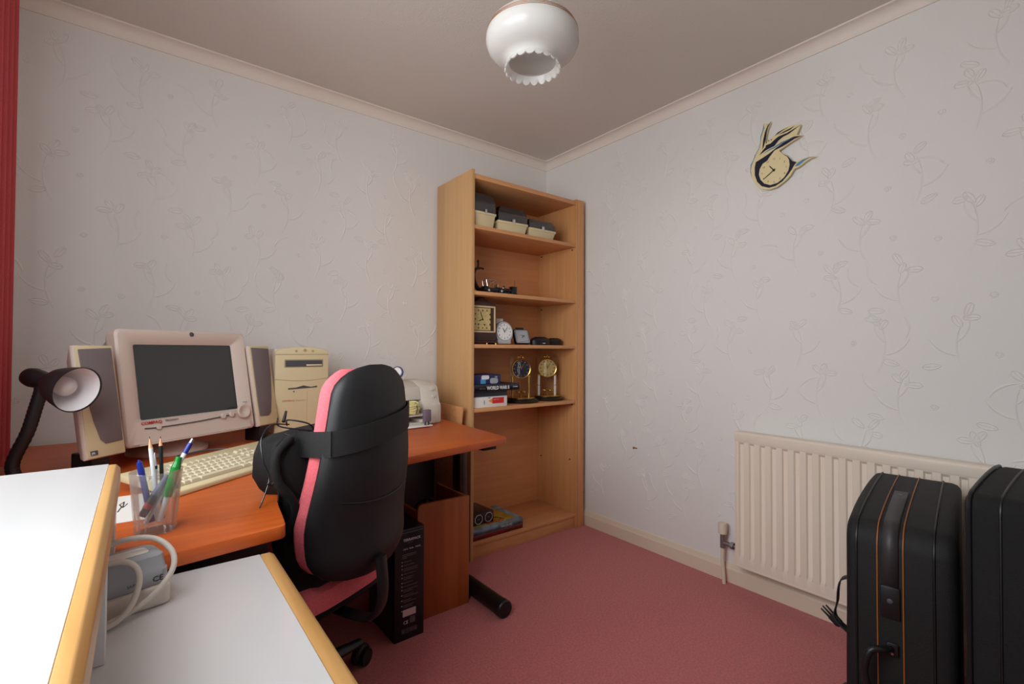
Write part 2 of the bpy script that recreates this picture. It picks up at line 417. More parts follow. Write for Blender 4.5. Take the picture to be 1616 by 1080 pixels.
MB().lathe([(.001, .282), (.019, .282), (.021, .275), (.020, .232), (.001, .232)], 16, (vx, 1.185, 0)).build('valve_cap', SKIRT, valve, smooth=True)
MB().tube(bez([(vx, 1.185, .168), (vx, 1.186, .10), (vx-.004, 1.180, .05), (vx-.006, 1.176, 0)], 10), .0085, 10).build('pipe', SKIRT, rad)

# small picture hook left in the wall
hk = MB().box((XB-.004, 1.71, .541), (XB-.0001, 1.735, .546)).box((XB-.007, 1.731, .536), (XB-.0001, 1.736, .548)).build('picture_hook', BRASS); tag(hk, 'tiny brass hook or nail mark low on the right wall', 'hook')

# ------------------------------------------------------------ bookcase
X0, X1, X2, YF, ZT = 1.363, 2.137, 2.155, 2.10, 2.055
bc = thing('bookcase', 'tall beech bookcase with open shelves standing in the far corner', 'bookcase', (X0, YF, 0))
def bb(name, a, b, m, bev=.001):
    return MB().box((a[0]-X0, a[1]-YF, a[2]), (b[0]-X0, b[1]-YF, b[2])).build(name, m, bc, bev=bev)
YB = YA-.018
bb('side_panel', (X0, YF, 0), (X0+.018, YB, ZT), BEECHS)
bb('side_panel', (X1, YF, 0), (X2, YB, ZT-.01), BEECH)
bb('filler_strip', (X2, YF-.004, 0), (2.203, YF+.03, ZT-.012), BEECH)
bb('back_panel', (X0+.018, YB-.006, .05), (X1, YB, ZT-.03), BEECHD, 0)
bb('top_panel', (X0+.018, YF+.004, ZT-.045), (X1, YB-.006, ZT-.02), BEECHH)
for z in (1.763, 1.412, 1.129, .789):
    bb('shelf', (X0+.0185, YF+.003, z-.020), (X1-.0005, YB-.008, z), BEECHH)
bb('bottom_shelf', (X0+.0185, YF+.003, .068), (X1-.0005, YB-.007, .086), BEECHH)
bb('plinth', (X0+.0185, YF+.012, 0), (X1-.0005, YF+.028, .0675), BEECHH)
for (y, z) in ((YB-.05, .39), (YF+.05, .415), (YB-.05, 1.73), (YF+.03, 1.73), (YB-.05, 1.40-.03), (YF+.03, .76)):
    MB().cyl((X1-.006-X0, y-YF, z), (X1-X0, y-YF, z), .004, n=8).build('shelf_pin', BLACKP, bc)

# beech board between desk and bookcase
bd = MB().prism([(2.105, .803), (2.44, .803), (2.46, 0), (2.235, 0)], 1.312, 1.322, 'yz').build('loose_board', BEECHH, bev=.001)
tag(bd, 'thin beech board stood on edge between the desk and the bookcase side', 'board')

# ------------------------------------------------------------ desk
dk = thing('corner_desk', 'cherry wood corner desk with black metal legs carrying the old computer', 'desk', (.5, 1.8, 0))
DX, DY = .5, 1.8
poly = [(XC+.006, .985), (.030, 1.030), (.225, 1.056)]
poly += [(.225+.016*sin(a), 1.072-.016*cos(a)) for a in (R(30), R(60), R(90))]
poly += [(x, y) for x, y, _ in bez([(.247, 1.12, 0), (.262, 1.24, 0), (.300, 1.36, 0), (.40, 1.428, 0), (.52, 1.447, 0)], 24)]
poly += [(.702, 1.478), (1.185, 1.568), (1.200, 1.580), (1.262, 2.465), (XC+.006, 2.465)]
MB().prism([(x-DX, y-DY) for x, y in poly], .713, .740, 'xy').build('desk_top', CHERRY, dk, bev=.003)
def foot(xa, ya, xb, yb):
    mb = MB().tube(bez([(xa-DX, ya-DY, .036), ((xa+xb)/2-DX, (ya+yb)/2-DY, .036), (xb-DX, yb-DY, .036)], 8), [.034]*9, 16)
    f = mb.build('foot', BLACKM, dk, smooth=True); return f
f1 = foot(1.192, 1.595, 1.192, 2.38)
MB().lathe([(.001, 0), (.032, .001), (.036, .006), (.036, .030), (.001, .031)], 18, (1.192-DX, 1.568-DY, .036), (0, 1, 0)).build('foot_cap', BLACKP, f1, smooth=True)
f2 = foot(-.30, 1.15, -.30, 2.38)
MB().box((1.152-DX, 1.862-DY, .05), (1.190-DX, 1.93-DY, .690)).build('leg', MAHOG, dk, bev=.004)
MB().box((-.32-DX, 1.9-DY, .05), (-.28-DX, 2.02-DY, .690)).build('leg', BLACKM, dk, bev=.004)
MB().prism([(1.60-DY, .713), (2.35-DY, .713), (2.35-DY, .67), (2.0-DY, .665), (1.60-DY, .69)], 1.10-DX, 1.165-DX, 'yz').build('support_arm', BLACKM, dk, bev=.003)
MB().box((-.26-DX, 1.10-DY, .665), (.215-DX, 1.13-DY, .712)).build('front_rail', BLACKM, dk, bev=.003)
MB().box((.17-DX, 1.13-DY, .665), (.21-DX, 2.40-DY, .712)).build('side_rail', BLACKM, dk, bev=.003)
MB().box((-.28-DX, 2.30-DY, .06), (1.26-DX, 2.318-DY, .712)).build('modesty_shade_panel', BLACKM, dk, bev=.002)  # modesty panel run low and black to stand in for under-desk shade

# ------------------------------------------------------------ white units in the foreground
lu = thing('white_desk', 'low white laminate desk with pine edging, nearest the camera', 'desk', (0, .5, 0))
MB().box((XC+.03, -.65-.5, .672), (.188, 1.040-.5, .700)).build('desk_top', WHITE, lu, bev=.001)
MB().prism([(.1885, .672), (.205, .672), (.214, .678), (.214, .694), (.205, .700), (.1885, .700)], -.65-.5, 1.040-.5, 'xz').build('pine_edge', PINE, lu, bev=.002)
for y in (-.62, .985): MB().box((XC+.05, y-.5, 0), (.15, y+.018-.5, .6715)).build('end_panel', WHITE, lu)
uu = thing('raised_shelf_unit', 'white raised shelf with rounded pine edge standing on the low white desk', 'shelf', (-.2, .4, .7005))
ux, uy, uz = .2, -.4, -.7005
MB().box((XC+.01+ux, -.60+uy, .862+uz), (-.0425+ux, 1.120+uy, .893+uz)).build('shelf_top', WHITE, uu, bev=.001)
pe = [(-.0425, .850), (-.032, .850), (-.026, .856), (-.026, .886), (-.032, .8932), (-.0425, .8932)]
MB().prism([(x+ux, z+uz) for x, z in pe], -.60+uy, 1.110+uy, 'xz').build('pine_edge', PINE, uu, bev=.0015)
MB().box((-.058+ux, .795+uy, .0), (-.031+ux, .835+uy, .8615+uz)).build('upright_panel', WHITE, uu, bev=.001)
MB().box((-.058+ux, 1.045+uy, .7410+uz), (-.031+ux, 1.118+uy, .8615+uz)).build('rear_support', WHITE, uu, bev=.001)
MB().box((XC+.012+ux, -.58+uy, .0), (XC+.037+ux, .98+uy, .8615+uz)).build('upright_panel', WHITE, uu, bev=.001)

# ------------------------------------------------------------ power adapters with cord
ad = thing('adapter_box', 'flat beige plastic box lying on the low white desk', 'adapter', (-.010, .955, .7005), R(12))
MB().prism(rrect(.095, .075, .012), 0, .030, 'xy').build('case', CORDP, ad, bev=.004)
gd = thing('power_adapter', 'grey power adapter with coiled beige cord on top of the beige box', 'adapter', (-.012, .958, .7310), R(16))
MB().rings([[(x, y, z) for x, y in rrect(w_, h_, .012)] for z, w_, h_ in ((0, .086, .066), (.004, .09, .07), (.022, .09, .07), (.024, .086, .067), (.044, .080, .060), (.047, .072, .052))]).build('case', GREYP, gd, smooth=True)
MB().prism(rrect(.05, .03, .008), .0472, .0478, 'xy').build('rating_label', PAPERW, gd)
text('printed_mark', 'CE', .012, INK, gd, (.022, -.0353, .006))
text('printed_mark', 'SAFETY', .006, GREYD, gd, (-.01, -.0353, .008))
lp = MB()
lp.tube(bez([(-.05, .0, .06), (-.01, -.002, .072), (.030, -.01, .066), (.049, -.03, .045), (.045, -.045, .020), (.018, -.052, -.006), (-.015, -.055, -.020), (-.05, -.058, -.025)], 48), .0042, 10)
lp.tube(bez([(-.05, -.03, .052), (-.018, -.036, .052), (-.002, -.045, .040), (0, -.052, .018), (-.012, -.06, -.008), (-.03, -.064, -.022), (-.055, -.066, -.026)], 40), .0042, 10)
lp.tube(bez([(-.05, .0, .06), (-.07, -.01, .05), (-.072, -.03, .03), (-.05, -.03, .052)], 16), .0042, 8)
lp.build('cord', CORDP, gd, smooth=True)

# ------------------------------------------------------------ note card
nc = MB().box((-.075, 1.275, .7402), (.030, 1.50, .7406), rotm(rz=R(-3))).build('note_card', PAPERW)
tag(nc, 'small white note card with a scribble lying behind the drinking glass', 'card')
MB().tube([(-.036, 1.36, .7408), (-.030, 1.40, .7408), (-.034, 1.42, .7408), (-.026, 1.44, .7408), (-.028, 1.39, .7408), (-.020, 1.42, .7408)], .0012, 5).build('scribble', INK, nc)

# ------------------------------------------------------------ tumbler and pens
gx, gy = .0275, 1.180
tb = thing('glass_tumbler', 'clear ribbed drinking glass used as a pen pot near the desk corner', 'glass', (gx, gy, .7405))
def flute(i, a, r, z):
    k = max(0, 1 - z/.085); return r*(1 + .045*k*cos(a*16)), z
MB().lathe([(.001, .0), (.0315, .0), (.033, .003), (.034, .02), (.037, .05), (.0405, .085), (.0435, .118), (.0428, .1195), (.0418, .118), (.0388, .085), (.0352, .05), (.0315, .018), (.001, .014)], 96, wob=flute).build('glass_body', TUMBLER, tb, smooth=True)
def pen(name, label, cat, p0, p1, prof, mats):
    """prof: list of (t0,t1,r0,r1,part,material) along p0->p1"""
    p0 = Vector(p0) + Vector((gx, gy, .7405)); p1 = Vector(p1) + Vector((gx, gy, .7405)); L = (p1-p0).length
    o = thing(name, label, cat, p0); o.rotation_euler = (p1-p0).to_track_quat('Z', 'Y').to_euler()
    for (a, b, r0, r1, part, m) in prof: MB().cyl((0, 0, a*L), (0, 0, b*L), r0, r1, 12).build(part, m, o, smooth=True)
    return o
pen('pencil', 'white pencil with a sharpened orange tip, leaning left in the glass', 'pencil', (.004, -.004, .019), (-.012, .008, .186), [(0, .86, .0038, .0038, 'shaft', WPEN), (.86, .97, .0038, .001, 'sharpened_tip', WOODTIP), (.97, 1, .001, .0003, 'lead', INK)], 0)
pen('pencil', 'black pencil with a pale tip standing upright in the glass', 'pencil', (.012, .010, .019), (.006, .024, .182), [(0, .88, .0035, .0035, 'shaft', BLACKP), (.88, .97, .0035, .001, 'sharpened_tip', WOODTIP), (.97, 1, .001, .0003, 'lead', INK)], 0)
pen('pen', 'short white pen with a pointed nib behind the pencils in the glass', 'pen', (.0, .014, .019), (-.003, .022, .150), [(0, .75, .0042, .0042, 'barrel', WPEN), (.75, .8, .0044, .0044, 'grip_ring', BLACKP), (.8, 1, .0040, .0008, 'nib_cone', WPEN)], 0)
pen('pen', 'blue pen leaning on the left side of the glass', 'pen', (-.006, .0, .019), (-.028, .004, .142), [(0, .8, .0055, .0055, 'barrel', BLUEP), (.8, .96, .0058, .005, 'cap', BLUEP), (.96, 1, .003, .002, 'button', BLUEP)], 0)
pen('pen', 'white and blue ballpoint pen leaning out to the right of the glass', 'pen', (-.016, -.006, .019), (.060, .012, .172), [(0, .35, .0042, .0045, 'grip', WPEN), (.35, .82, .0045, .0045, 'barrel', WPEN), (.82, .95, .0048, .0046, 'collar', BLUEP), (.95, 1, .0034, .0030, 'button', CHROME)], 0)
pen('highlighter', 'green translucent plastic marker leaning right in the glass', 'pen', (.006, -.016, .022), (.036, -.010, .142), [(0, .62, .0050, .0060, 'barrel', WPEN), (.38, .84, .0085, .0085, 'body', GREENS), (.84, .92, .0085, .0062, 'shoulder', GREENS), (.92, 1, .0062, .0060, 'cap', GREENS)], 0)
pen('craft_knife', 'black handled knife with a red and yellow mark, inside the glass', 'knife', (-.022, -.014, .036), (.018, -.006, .108), [(0, .5, .007, .0075, 'handle', BLACKP), (.5, 1, .0075, .0045, 'slider', BLUEGREY), (.18, .3, .0078, .0078, 'red_band', REDT)], 0)

# ------------------------------------------------------------ keyboard
kb = thing('keyboard', 'beige computer keyboard on the desk in front of the monitor', 'keyboard', (.069, 1.406, .7402), R(36.6))
kw, kd = .46, .19
MB().prism([(0, 0), (0, .012), (.012, .017), (kd, .044), (kd, .026)], 0, kw, 'yz').build('case', BEIGE, kb, bev=.003)
for x in (.04, kw-.06): MB().box((x, kd-.03, .0), (x+.02, kd-.022, .026)).build('folding_foot', BEIGED, kb)
keyme = {}
def key(x, r, wk):
    y = .028 + r*.0205 + (.006 if r == 5 else 0); z = .0165 + (y/kd)*.026
    if wk not in keyme:
        a = [(-wk/2+.001, -.0088), (wk/2-.001, -.0088), (wk/2-.001, .0088), (-wk/2+.001, .0088)]
        b = [(-wk/2+.0035, -.0055), (wk/2-.0035, -.0055), (wk/2-.0035, .0068), (-wk/2+.0035, .0068)]
        keyme[wk] = MB().rings([[(p, q, 0) for p, q in a], [(p, q, .0075) for p, q in b]]).mesh('key', KEYC, smooth=False)
    o = bpy.data.objects.new('key', keyme[wk]); C.objects.link(o); o.parent = kb; o.location = (x, y, z); o.rotation_euler = (R(8), 0, 0)
u = .0192
for r, lay in enumerate([[1.5, 1, 1.5, 7, 1.5, 1, 1.5], [2.3]+[1]*10+[2.7], [1.8]+[1]*11+[2.2], [1.5]+[1]*12+[1.5], [1]*13+[2], [1, 0, 1, 1, 1, 1, .5, 1, 1, 1, 1, 1, 1, 1, 1]]):
    x = .012
    for wk in lay:
        if wk >= 1: key(x+wk*u/2, r, round(wk*u, 5))
        x += (wk if wk else 1)*u
    x = .012+15.3*u
    if r in (0, 3, 4, 5):
        for k in range(3): key(x+(k+.5)*u, r, round(u, 5))
    if r == 1: key(x+1.5*u, r, round(u, 5))
    x += 3.3*u
    if r < 5:
        for k in range(4): key(x+(k+.5)*u, r, round(u, 5))

# ------------------------------------------------------------ CRT monitor
MR = R(30); tilt = -R(11)
mo = thing('computer_monitor', 'beige tube monitor with dark screen tilted back on the corner desk', 'monitor', (-.03, 1.831, .7405), MR)
W, H_ = .44, .368; zb = .060
TM = Matrix.Translation((0, 0, zb)) @ Matrix.Rotation(tilt, 4, 'X')
def tl(mb):   # tilt a set of points about the lower front edge
    mb.v = [tuple(TM @ Vector(p)) for p in mb.v]; return mb
def ring4(x0, z0, x1, z1, y): return [(x0, y, z0), (x1, y, z0), (x1, y, z1), (x0, y, z1)]
# bezel: outer rounded front, funnel to the screen
sx0, sx1, sz0, sz1 = .058, .392, .080, .322
def rr(x0, z0, x1, z1, r, y): return [(p[0], y, p[1]) for p in rrect(x1-x0, z1-z0, r, 4, (x0+x1)/2, (z0+z1)/2)]
bz = tl(MB().rings([rr(.0, 0, W, H_, .012, .045), rr(.0, 0, W, H_, .016, .006), rr(.006, .006, W-.006, H_-.006, .016, 0), rr(sx0-.028, sz0-.008, sx1+.026, sz1+.024, .012, .002), rr(sx0, sz0, sx1, sz1, .006, .022)], cap=False))
bz.build('bezel', COMPUTER, mo, smooth=True)
# curved screen
g = []
for i in range(9):
    g.append([(sx0-.002+(sx1-sx0+.004)*j/10, .024-.006*(1-((j-5)/5)**2)*(1-((i-4)/4)**2)**1, sz0-.002+(sz1-sz0+.004)*i/8) for j in range(11)])
tl(MB().rings(g, cap=False, closed=False)).build('screen', SCREEN, mo, smooth=True)
tl(MB().rings([rr(.0, 0, W, H_, .012, .045), rr(.020, .004, W-.020, H_-.012, .02, .09), rr(.05, .01, W-.05, H_-.03, .03, .22), rr(.10, .02, W-.10, H_-.10, .04, .36)])).build('rear_case', COMPUTER, mo, smooth=True)
tl(MB().box((.035, -.003, .0), (W-.035, .003, .004))).build('lower_lip', COMPUTER, mo, bev=.001)
bar = tl(MB().tube(bez([(.055, -.001, .052), (.10, -.002, .050), (.22, -.002, .052), (.36, -.002, .060)], 20), .0018, 6)).build('control_groove', GREYD, mo, smooth=True)
for (x, z, r, d) in ((.094, .050, .0075, .007), (.312, .058, .0095, .009), (.345, .060, .0095, .009)):
    tl(MB().lathe([(r*.9, 0), (r, .002), (r, d-.002), (r*.8, d), (.0005, d)], 20, (x, 0, z), (0, -1, 0))).build('button', COMPUTER, mo, smooth=True)
tl(MB().lathe([(.024, 0), (.026, .003), (.026, .010), (.023, .013), (.016, .012), (.012, .009), (.0005, .008)], 28, (.392, 0, .066), (0, -1, 0))).build('volume_knob', COMPUTER, mo, smooth=True)
def mtext(s, size, m, x, z, bold=0, sx=1):
    o = text('lettering', s, size, m, mo, (0, 0, 0), bold=bold, sx=sx); o.matrix_local = TM @ Matrix.Translation((x, -.0012, z)) @ Matrix.Rotation(pi/2, 4, 'X') @ Matrix.Diagonal((sx, 1, 1, 1)); return o
mtext('COMPAQ', .0125, REDT, .045, .064, .0003, 1.15); mtext('PRESARIO', .0085, BLUEGREY, .117, .066, 0, 1.1); mtext('MV720', .006, BLUEGREY, .398, .098)
tl(MB().lathe([(.008, 0), (.007, .002), (.0005, .003)], 16, (.235, 0, H_-.012), (0, -1, 0))).build('badge', GREYD, mo, smooth=True)
MB().lathe([(.001, 0), (.12, 0), (.12, .012), (.10, .022), (.06, .045), (.001, .075)], 36, (.22, .16, .0)).build('swivel_base', COMPUTER, mo, smooth=True)

# speakers hung either side of the monitor
def speaker(loc, rz, w_, mirror, label):
    o = thing('computer_speaker', label, 'speaker', loc, rz, group='computer speakers beside the monitor')
    h = .315; TS = Matrix.Rotation(-R(10), 4, 'X'); s = -1 if mirror else 1
    def tt(mb): mb.v = [tuple(TS @ Vector(p)) for p in mb.v]; return mb
    tt(MB().rings([ring4(0, 0, w_, h, 0), ring4(-.001, -.001, w_+.001, h+.001, .012), ring4(.044, .006, w_-.030, h-.03, .085)])).build('cabinet', COMPUTER, o, bev=.003)
    tt(MB().prism([(.002, .002), (w_-.002, .002), (w_-.002, h-.002), (.002, h-.002)], -.003, .002, 'xz')).build('front_frame', BEIGE, o, bev=.001)
    c = [(.008, h-.010), (w_-.010, h-.008)]
    def gx_(x): return x if not mirror else w_-x
    gp = [(.008, h-.012), (w_-.008, h-.008), (w_-.006, .10), (w_-.008, .038), (.05, .036), (.038, .048), (.026, .10), (.012, .20)]
    gp = [(gx_(x), z) for x, z in gp]
    tt(MB().prism(gp, -.007, -.002, 'xz')).build('grille', GRILLE, o, bev=.002)
    if not mirror:
        bgd = tt(MB().box((.008, -.005, .010), (.026, -.0025, .022))).build('badge', GREYD, o)
        t = text('lettering', 'JBL', .008, WPRINT, bgd, (0, 0, 0)); t.matrix_local = TS @ Matrix.Translation((.0095, -.0055, .013)) @ Matrix.Rotation(pi/2, 4, 'X')
    MB().box((w_*.25, .02, -.061), (w_*.75, .09, .01)).build('stand', BLACKP, o, bev=.004)
    return o
speaker((-.110, 1.716, .7980), R(42), .106, False, 'grey fronted speaker attached to the left side of the monitor')
speaker((.362, 2.048, .8020), R(38), .104, True, 'grey fronted speaker attached to the right side of the monitor')

# loose cables under and behind the monitor
for i, (pts, rr_) in enumerate([([(.10, 1.93, .744), (.2, 1.95, .75), (.30, 1.93, .744), (.40, 1.98, .744), (.46, 2.06, .744)], .0035), ([(.33, 2.0, .744), (.36, 1.93, .744), (.42, 1.96, .744), (.44, 2.05, .744), (.40, 2.15, .744)], .003)]):
    o = MB().tube(bez(pts, 32), rr_, 8).build('computer_cable', BLACKP if i else GREYD, smooth=True)
    tag(o, ['dark grey cable running under the monitor front', 'black cable looped below the right hand speaker'][i], 'cable')

# ------------------------------------------------------------ PC tower
tw = thing('computer_tower', 'yellowed beige desktop computer tower standing behind the chair back', 'computer', (.432, 2.130, .7402))
TWW, TWH, TWD = .212, .366, .335
MB().box((.003, .02, .004), (TWW-.003, TWD, TWH-.006)).build('case', COMPUTER, tw, bev=.002)
fr = []
for z in [0, .004, .18, .243]: pass
arch = [(0, 0), (TWW, 0), (TWW, .343)] + [(TWW/2+TWW/2*cos(t), .343+.026*sin(t)) for t in [R(a) for a in range(20, 180, 20)]] + [(0, .343)]
MB().prism(arch, -.004, .02, 'xz').build('front_panel', BEIGE, tw, bev=.004)
MB().prism([(0, .339)] + [(TWW*k/10, .2325-.006*sin(pi*k/10)) for k in range(0, 0)] + [(TWW, .339), (TWW, .336), (0, .336)], -.0048, -.003, 'xz').build('seam', BEIGED, tw)
MB().tube([(TWW*k/10, -.004, .236-.009*sin(pi*k/10)) for k in range(11)], .0014, 5).build('seam', BEIGED, tw)
MB().prism(rrect(.155, .034, .004, 3, .112, .300), -.0048, -.0035, 'xz').build('drive_bay_frame', BEIGED, tw)
MB().prism(rrect(.146, .026, .003, 3, .112, .2995), -.0062, -.0045, 'xz').build('drive_tray', GREYD, tw)
MB().box((.12, -.0068, .289), (.184, -.0045, .2955)).build('eject_flap', BEIGE, tw, bev=.001)
MB().prism([(.05, .198), (.08, .199), (.11, .207), (.14, .200), (.165, .204), (.165, .197), (.05, .192)], -.0052, -.0035, 'xz').build('floppy_slot', GREYD, tw)
MB().cyl((.072, -.006, .183), (.072, -.004, .183), .0028, n=10).build('light', GREYD, tw)
MB().prism(rrect(.018, .006, .0025, 3, .145, .187), -.0060, -.0035, 'xz').build('eject_button', BEIGE, tw)
for (x, z) in ((.08, .352), (.115, .355), (.146, .352)):
    MB().cyl((x, -.006, z), (x, -.003, z), .0065 if x == .115 else .0045, n=14).build('button', BEIGED, tw, smooth=True)
text('lettering', 'COMPAQ', .010, REDT, tw, (.028, -.0045, .142), sx=1.1); text('lettering', 'PRESARIO', .008, BEIGED, tw, (.08, -.0045, .142), sx=1.1)
MB().box((.124, -.0045, .01), (.1248, -.0035, .18)).build('seam', BEIGED, tw)

# ------------------------------------------------------------ desk lamp
Cc = Vector((0, 0, 1.10))
lm = thing('desk_lamp', 'black gooseneck desk lamp with white inner shade beside the speaker', 'lamp', (-.245, 1.722, .7405))
L0 = Vector((-.245, 1.722, .7405))
rim = Vector((-.124, 1.620, .995))
axis = Vector((.098, -.112, -.030)).normalized()
back = rim - axis*.100
def shade_prof(t0=0): return [(.019, -.002), (.022, .004), (.027, .012), (.041, .036), (.050, .062), (.0555, .086), (.058, .100)]
sh = MB().lathe([(.001, -.002)] + shade_prof() + [(.0557, .100)] + [(r-.0025, z) for r, z in shade_prof()[::-1][1:-1]], 40, back-L0, axis).build('lamp_shade', BLACKP, lm, smooth=True)
MB().lathe([(.0555, .0985)] + [(r-.003, z+.0006) for r, z in shade_prof()[::-1][1:-1]] + [(.001, .0035)], 40, back-L0, axis).build('shade_lining', LIGHTINT, sh, smooth=True)
bulb = MB(); bulb.lathe([(.011, .005), (.012, .020), (.020, .036), (.025, .052), (.023, .068), (.013, .078), (.0005, .081)], 24, back-L0, axis)
bulb.build('bulb', mat('pearl bulb', (205, 200, 202), .15), lm, smooth=True)
MB().lathe([(.001, -.070), (.014, -.068), (.022, -.060), (.025, -.045), (.023, -.020), (.019, .0), (.001, .001)], 28, back-L0, axis).build('lamp_holder', BLACKP, lm, smooth=True)
jn = back - axis*.012 - L0
MB().cyl(jn, jn+Vector((-.004, .002, -.032)), .017, .0145, 16).build('swivel_collar', BLACKP, lm, smooth=True)
neck = bez([jn+Vector((-.002, .001, -.02)), jn+Vector((-.014, .007, -.07)), jn+Vector((-.028, .012, -.13)), Vector((-.006, .0, .07)), Vector((0, 0, .028))], 44)
MB().tube(neck, [.0135+.0012*(i % 2) for i in range(len(neck))], 12).build('gooseneck', BLACKP, lm, smooth=True)
MB().lathe([(.001, 0), (.062, 0), (.065, .006), (.058, .018), (.025, .030), (.001, .031)], 32).build('lamp_base', BLACKP, lm, smooth=True)

# ------------------------------------------------------------ printer with things in its tray
pr = thing('inkjet_printer', 'off white inkjet printer at the right end of the desk', 'printer', (.745, 2.050, .7402), R(4))
pw, pd, ph = .435, .30, .205
side = [(0, 0), (pd, 0), (pd, .17), (pd-.04, ph), (.10, ph), (.035, ph-.025), (.012, .10), (0, .09)]
MB().prism(side, pw-.105, pw-.012, 'yz').build('right_housing', PRINTERP, pr, bev=.006)
MB().prism([(y+.004, z*.99) for y, z in side], pw-.014, pw, 'yz').build('end_cap', PRINTERP, pr, bev=.008)
MB().prism(side, 0, .08, 'yz').build('left_housing', PRINTERP, pr, bev=.006)
MB().prism([(pd-.04, ph-.003), (.10, ph-.003), (.035, ph-.027), (.022, .118), (.05, .112), (pd, .112), (pd, .17)], .08, pw-.105, 'yz').build('top_lid', PRINTERP, pr, bev=.004)
MB().box((.08, .16, .02), (pw-.105, pd-.004, .114)).build('rear_body', GREYD, pr)
MB().box((.085, -.045, .048), (pw-.108, .16, .055)).build('output_tray', PRINTERP, pr, bev=.002)
MB().box((.075, -.02, .004), (pw-.05, .12, .016)).build('paper_tray', PRINTERP, pr, bev=.003)
MB().box((.12, -.085, .003), (.33, -.02, .010)).build('tray_extension', PAPERW, pr, bev=.002)
MB().box((.30, -.03, .016), (.318, .10, .030)).build('paper_guide', PRINTERP, pr, bev=.002)
MB().tube([(.24, .10, .11), (.30, .06, .106), (.318, .02, .072), (.322, .0, .058)], .003, 6).build('paper_guide', GREYP, pr)
for (z, y) in ((.165, .026), (.13, .017)): MB().cyl((pw-.04, y+.008, z), (pw-.04, y-.006, z+.001), .0065, n=14).build('button', PRINTERP, pr, smooth=True)
cb = thing('cable_bundle', 'pale yellow coiled cable bundle lying in the printer tray', 'cable', (.985, 2.045, .7960))
mb = MB()
for k in range(7):
    pts = [(cos(t)*(.045+.003*(k % 3)), sin(t)*.020+.002*(k % 2), .010+.0070*k+.005*sin(2*t+k)) for t in [2*pi*j/20 for j in range(21)]]
    mb.tube(pts, .0060, 7)
mb.build('coil', YELLOWB, cb, smooth=True)
mb = MB()
for a in (.5, 2.6): mb.tube([(.028*cos(a)+.0, -.027, .004), (.028*cos(a)+.004, -.030, .03), (.028*cos(a)+.01, -.010, .054), (.028*cos(a)+.01, .01, .054)], .002, 6)
mb.build('cable_tie', BLACKP, cb)
pg = thing('plug_adapter', 'purplish grey plug adapter propped at the front of the printer tray', 'adapter', (1.050, 1.990, .7600), R(6))
MB().box((-.017, -.012, .006), (.017, .012, .062)).build('case', PURPLEG, pg, bev=.004)
for x in (-.009, .009): MB().box((x-.003, -.004, -.009), (x+.003, .004, .006)).build('prong', GREYD, pg)
# small round clock on the printer
rc = thing('desk_clock', 'small round blue and silver clock on top of the printer', 'clock', (.985, 2.175, .9465), R(-48))
ax = Vector((0, -1, .35)).normalized()
MB().lathe([(.001, -.012), (.026, -.010), (.031, -.004), (.032, .004), (.030, .008), (.027, .009)], 28, (0, 0, .040), ax).build('clock_case', BLUEP, rc, smooth=True)
MB().lathe([(.0285, .0075), (.027, .0105), (.0245, .009)], 28, (0, 0, .040), ax).build('clock_rim', CHROME, rc, smooth=True)
MB().lathe([(.027, .0072), (.001, .0078)], 28, (0, 0, .040), ax).build('clock_dial', DIALW, rc, smooth=True)
MB().lathe([(.001, 0), (.024, 0), (.024, .005), (.012, .011), (.001, .012)], 24, (0, .004, 0)).build('clock_foot', SILVER, rc, smooth=True)

# ------------------------------------------------------------ open wooden box and black carton under the desk
wbx = thing('wooden_bin', 'open topped box with planked cherry veneer front under the desk end', 'box', (.893, 1.765, 0), 0)
bw, bdp, bh = .247, .27, .468
pl = [(0.0, 0), (bw, 0), (bw, bh-.004), (.02, bh)] + [(.02-.02*sin(t), bh-.02+.02*cos(t)) for t in (R(30), R(60), R(90))]
MB().prism(pl, 0, .016, 'xz').build('front_panel', CHERRYV, wbx, bev=.001)
MB().box((0, .0165, 0), (.014, bdp, bh-.03)).build('side_panel', CHERRYV, wbx, bev=.001)
MB().box((bw-.014, .0165, 0), (bw, bdp, bh-.008)).build('side_panel', CHERRYV, wbx, bev=.001)
MB().box((.0145, .0165, .02), (bw-.0145, bdp-.017, .034)).build('bottom_panel', CHERRYV, wbx)
MB().box((.0145, bdp-.016, 0), (bw-.0145, bdp, .30)).build('back_panel', CHERRYV, wbx)
def blob(name, m, parent, c, rx, ry, rz, amp=.08, seed=1, n=28, k=18, p=2.6):
    """rounded soft box with irregular folds"""
    rnd = random.Random(seed); ph_ = [rnd.uniform(0, 6.28) for _ in range(8)]; rg = []
    for i in range(k+1):
        t = -pi/2+pi*i/k; ring = []
        for j in range(n):
            a = 2*pi*j/n
            def sp(v): return math.copysign(abs(v)**(2/p), v)
            x = sp(cos(t))*sp(cos(a)); y = sp(cos(t))*sp(sin(a)); z = sp(sin(t))
            f = 1+amp*(sin(3*a+2*z*3+ph_[0])*.5+sin(5*a-4*z+ph_[1])*.3+sin(9*a+7*z+ph_[2])*.2)
            ring.append((c[0]+x*rx*f, c[1]+y*ry*f, c[2]+z*rz*(1+amp*.3*sin(4*a+ph_[3]))))
        rg.append(ring)
    return MB().rings(rg).build(name, m, parent, smooth=True)
bag = thing('black_bag', 'crumpled black plastic bag filling the open wooden box', 'bag', (1.015, 1.90, .035), 0)
blob('bag_body', mat('black plastic film', (18, 18, 20), .3), bag, (0, 0, .205), .094, .090, .195, .08, 5)
ct = thing('black_carton', 'tall slim black cardboard carton with white print standing on the carpet', 'box', (.759, 1.684, 0), R(1))
cw, cd, ch = .122, .24, .418
MB().box((0, 0, 0), (cw, cd, ch)).build('carton_body', BOXB, ct, bev=.0012)
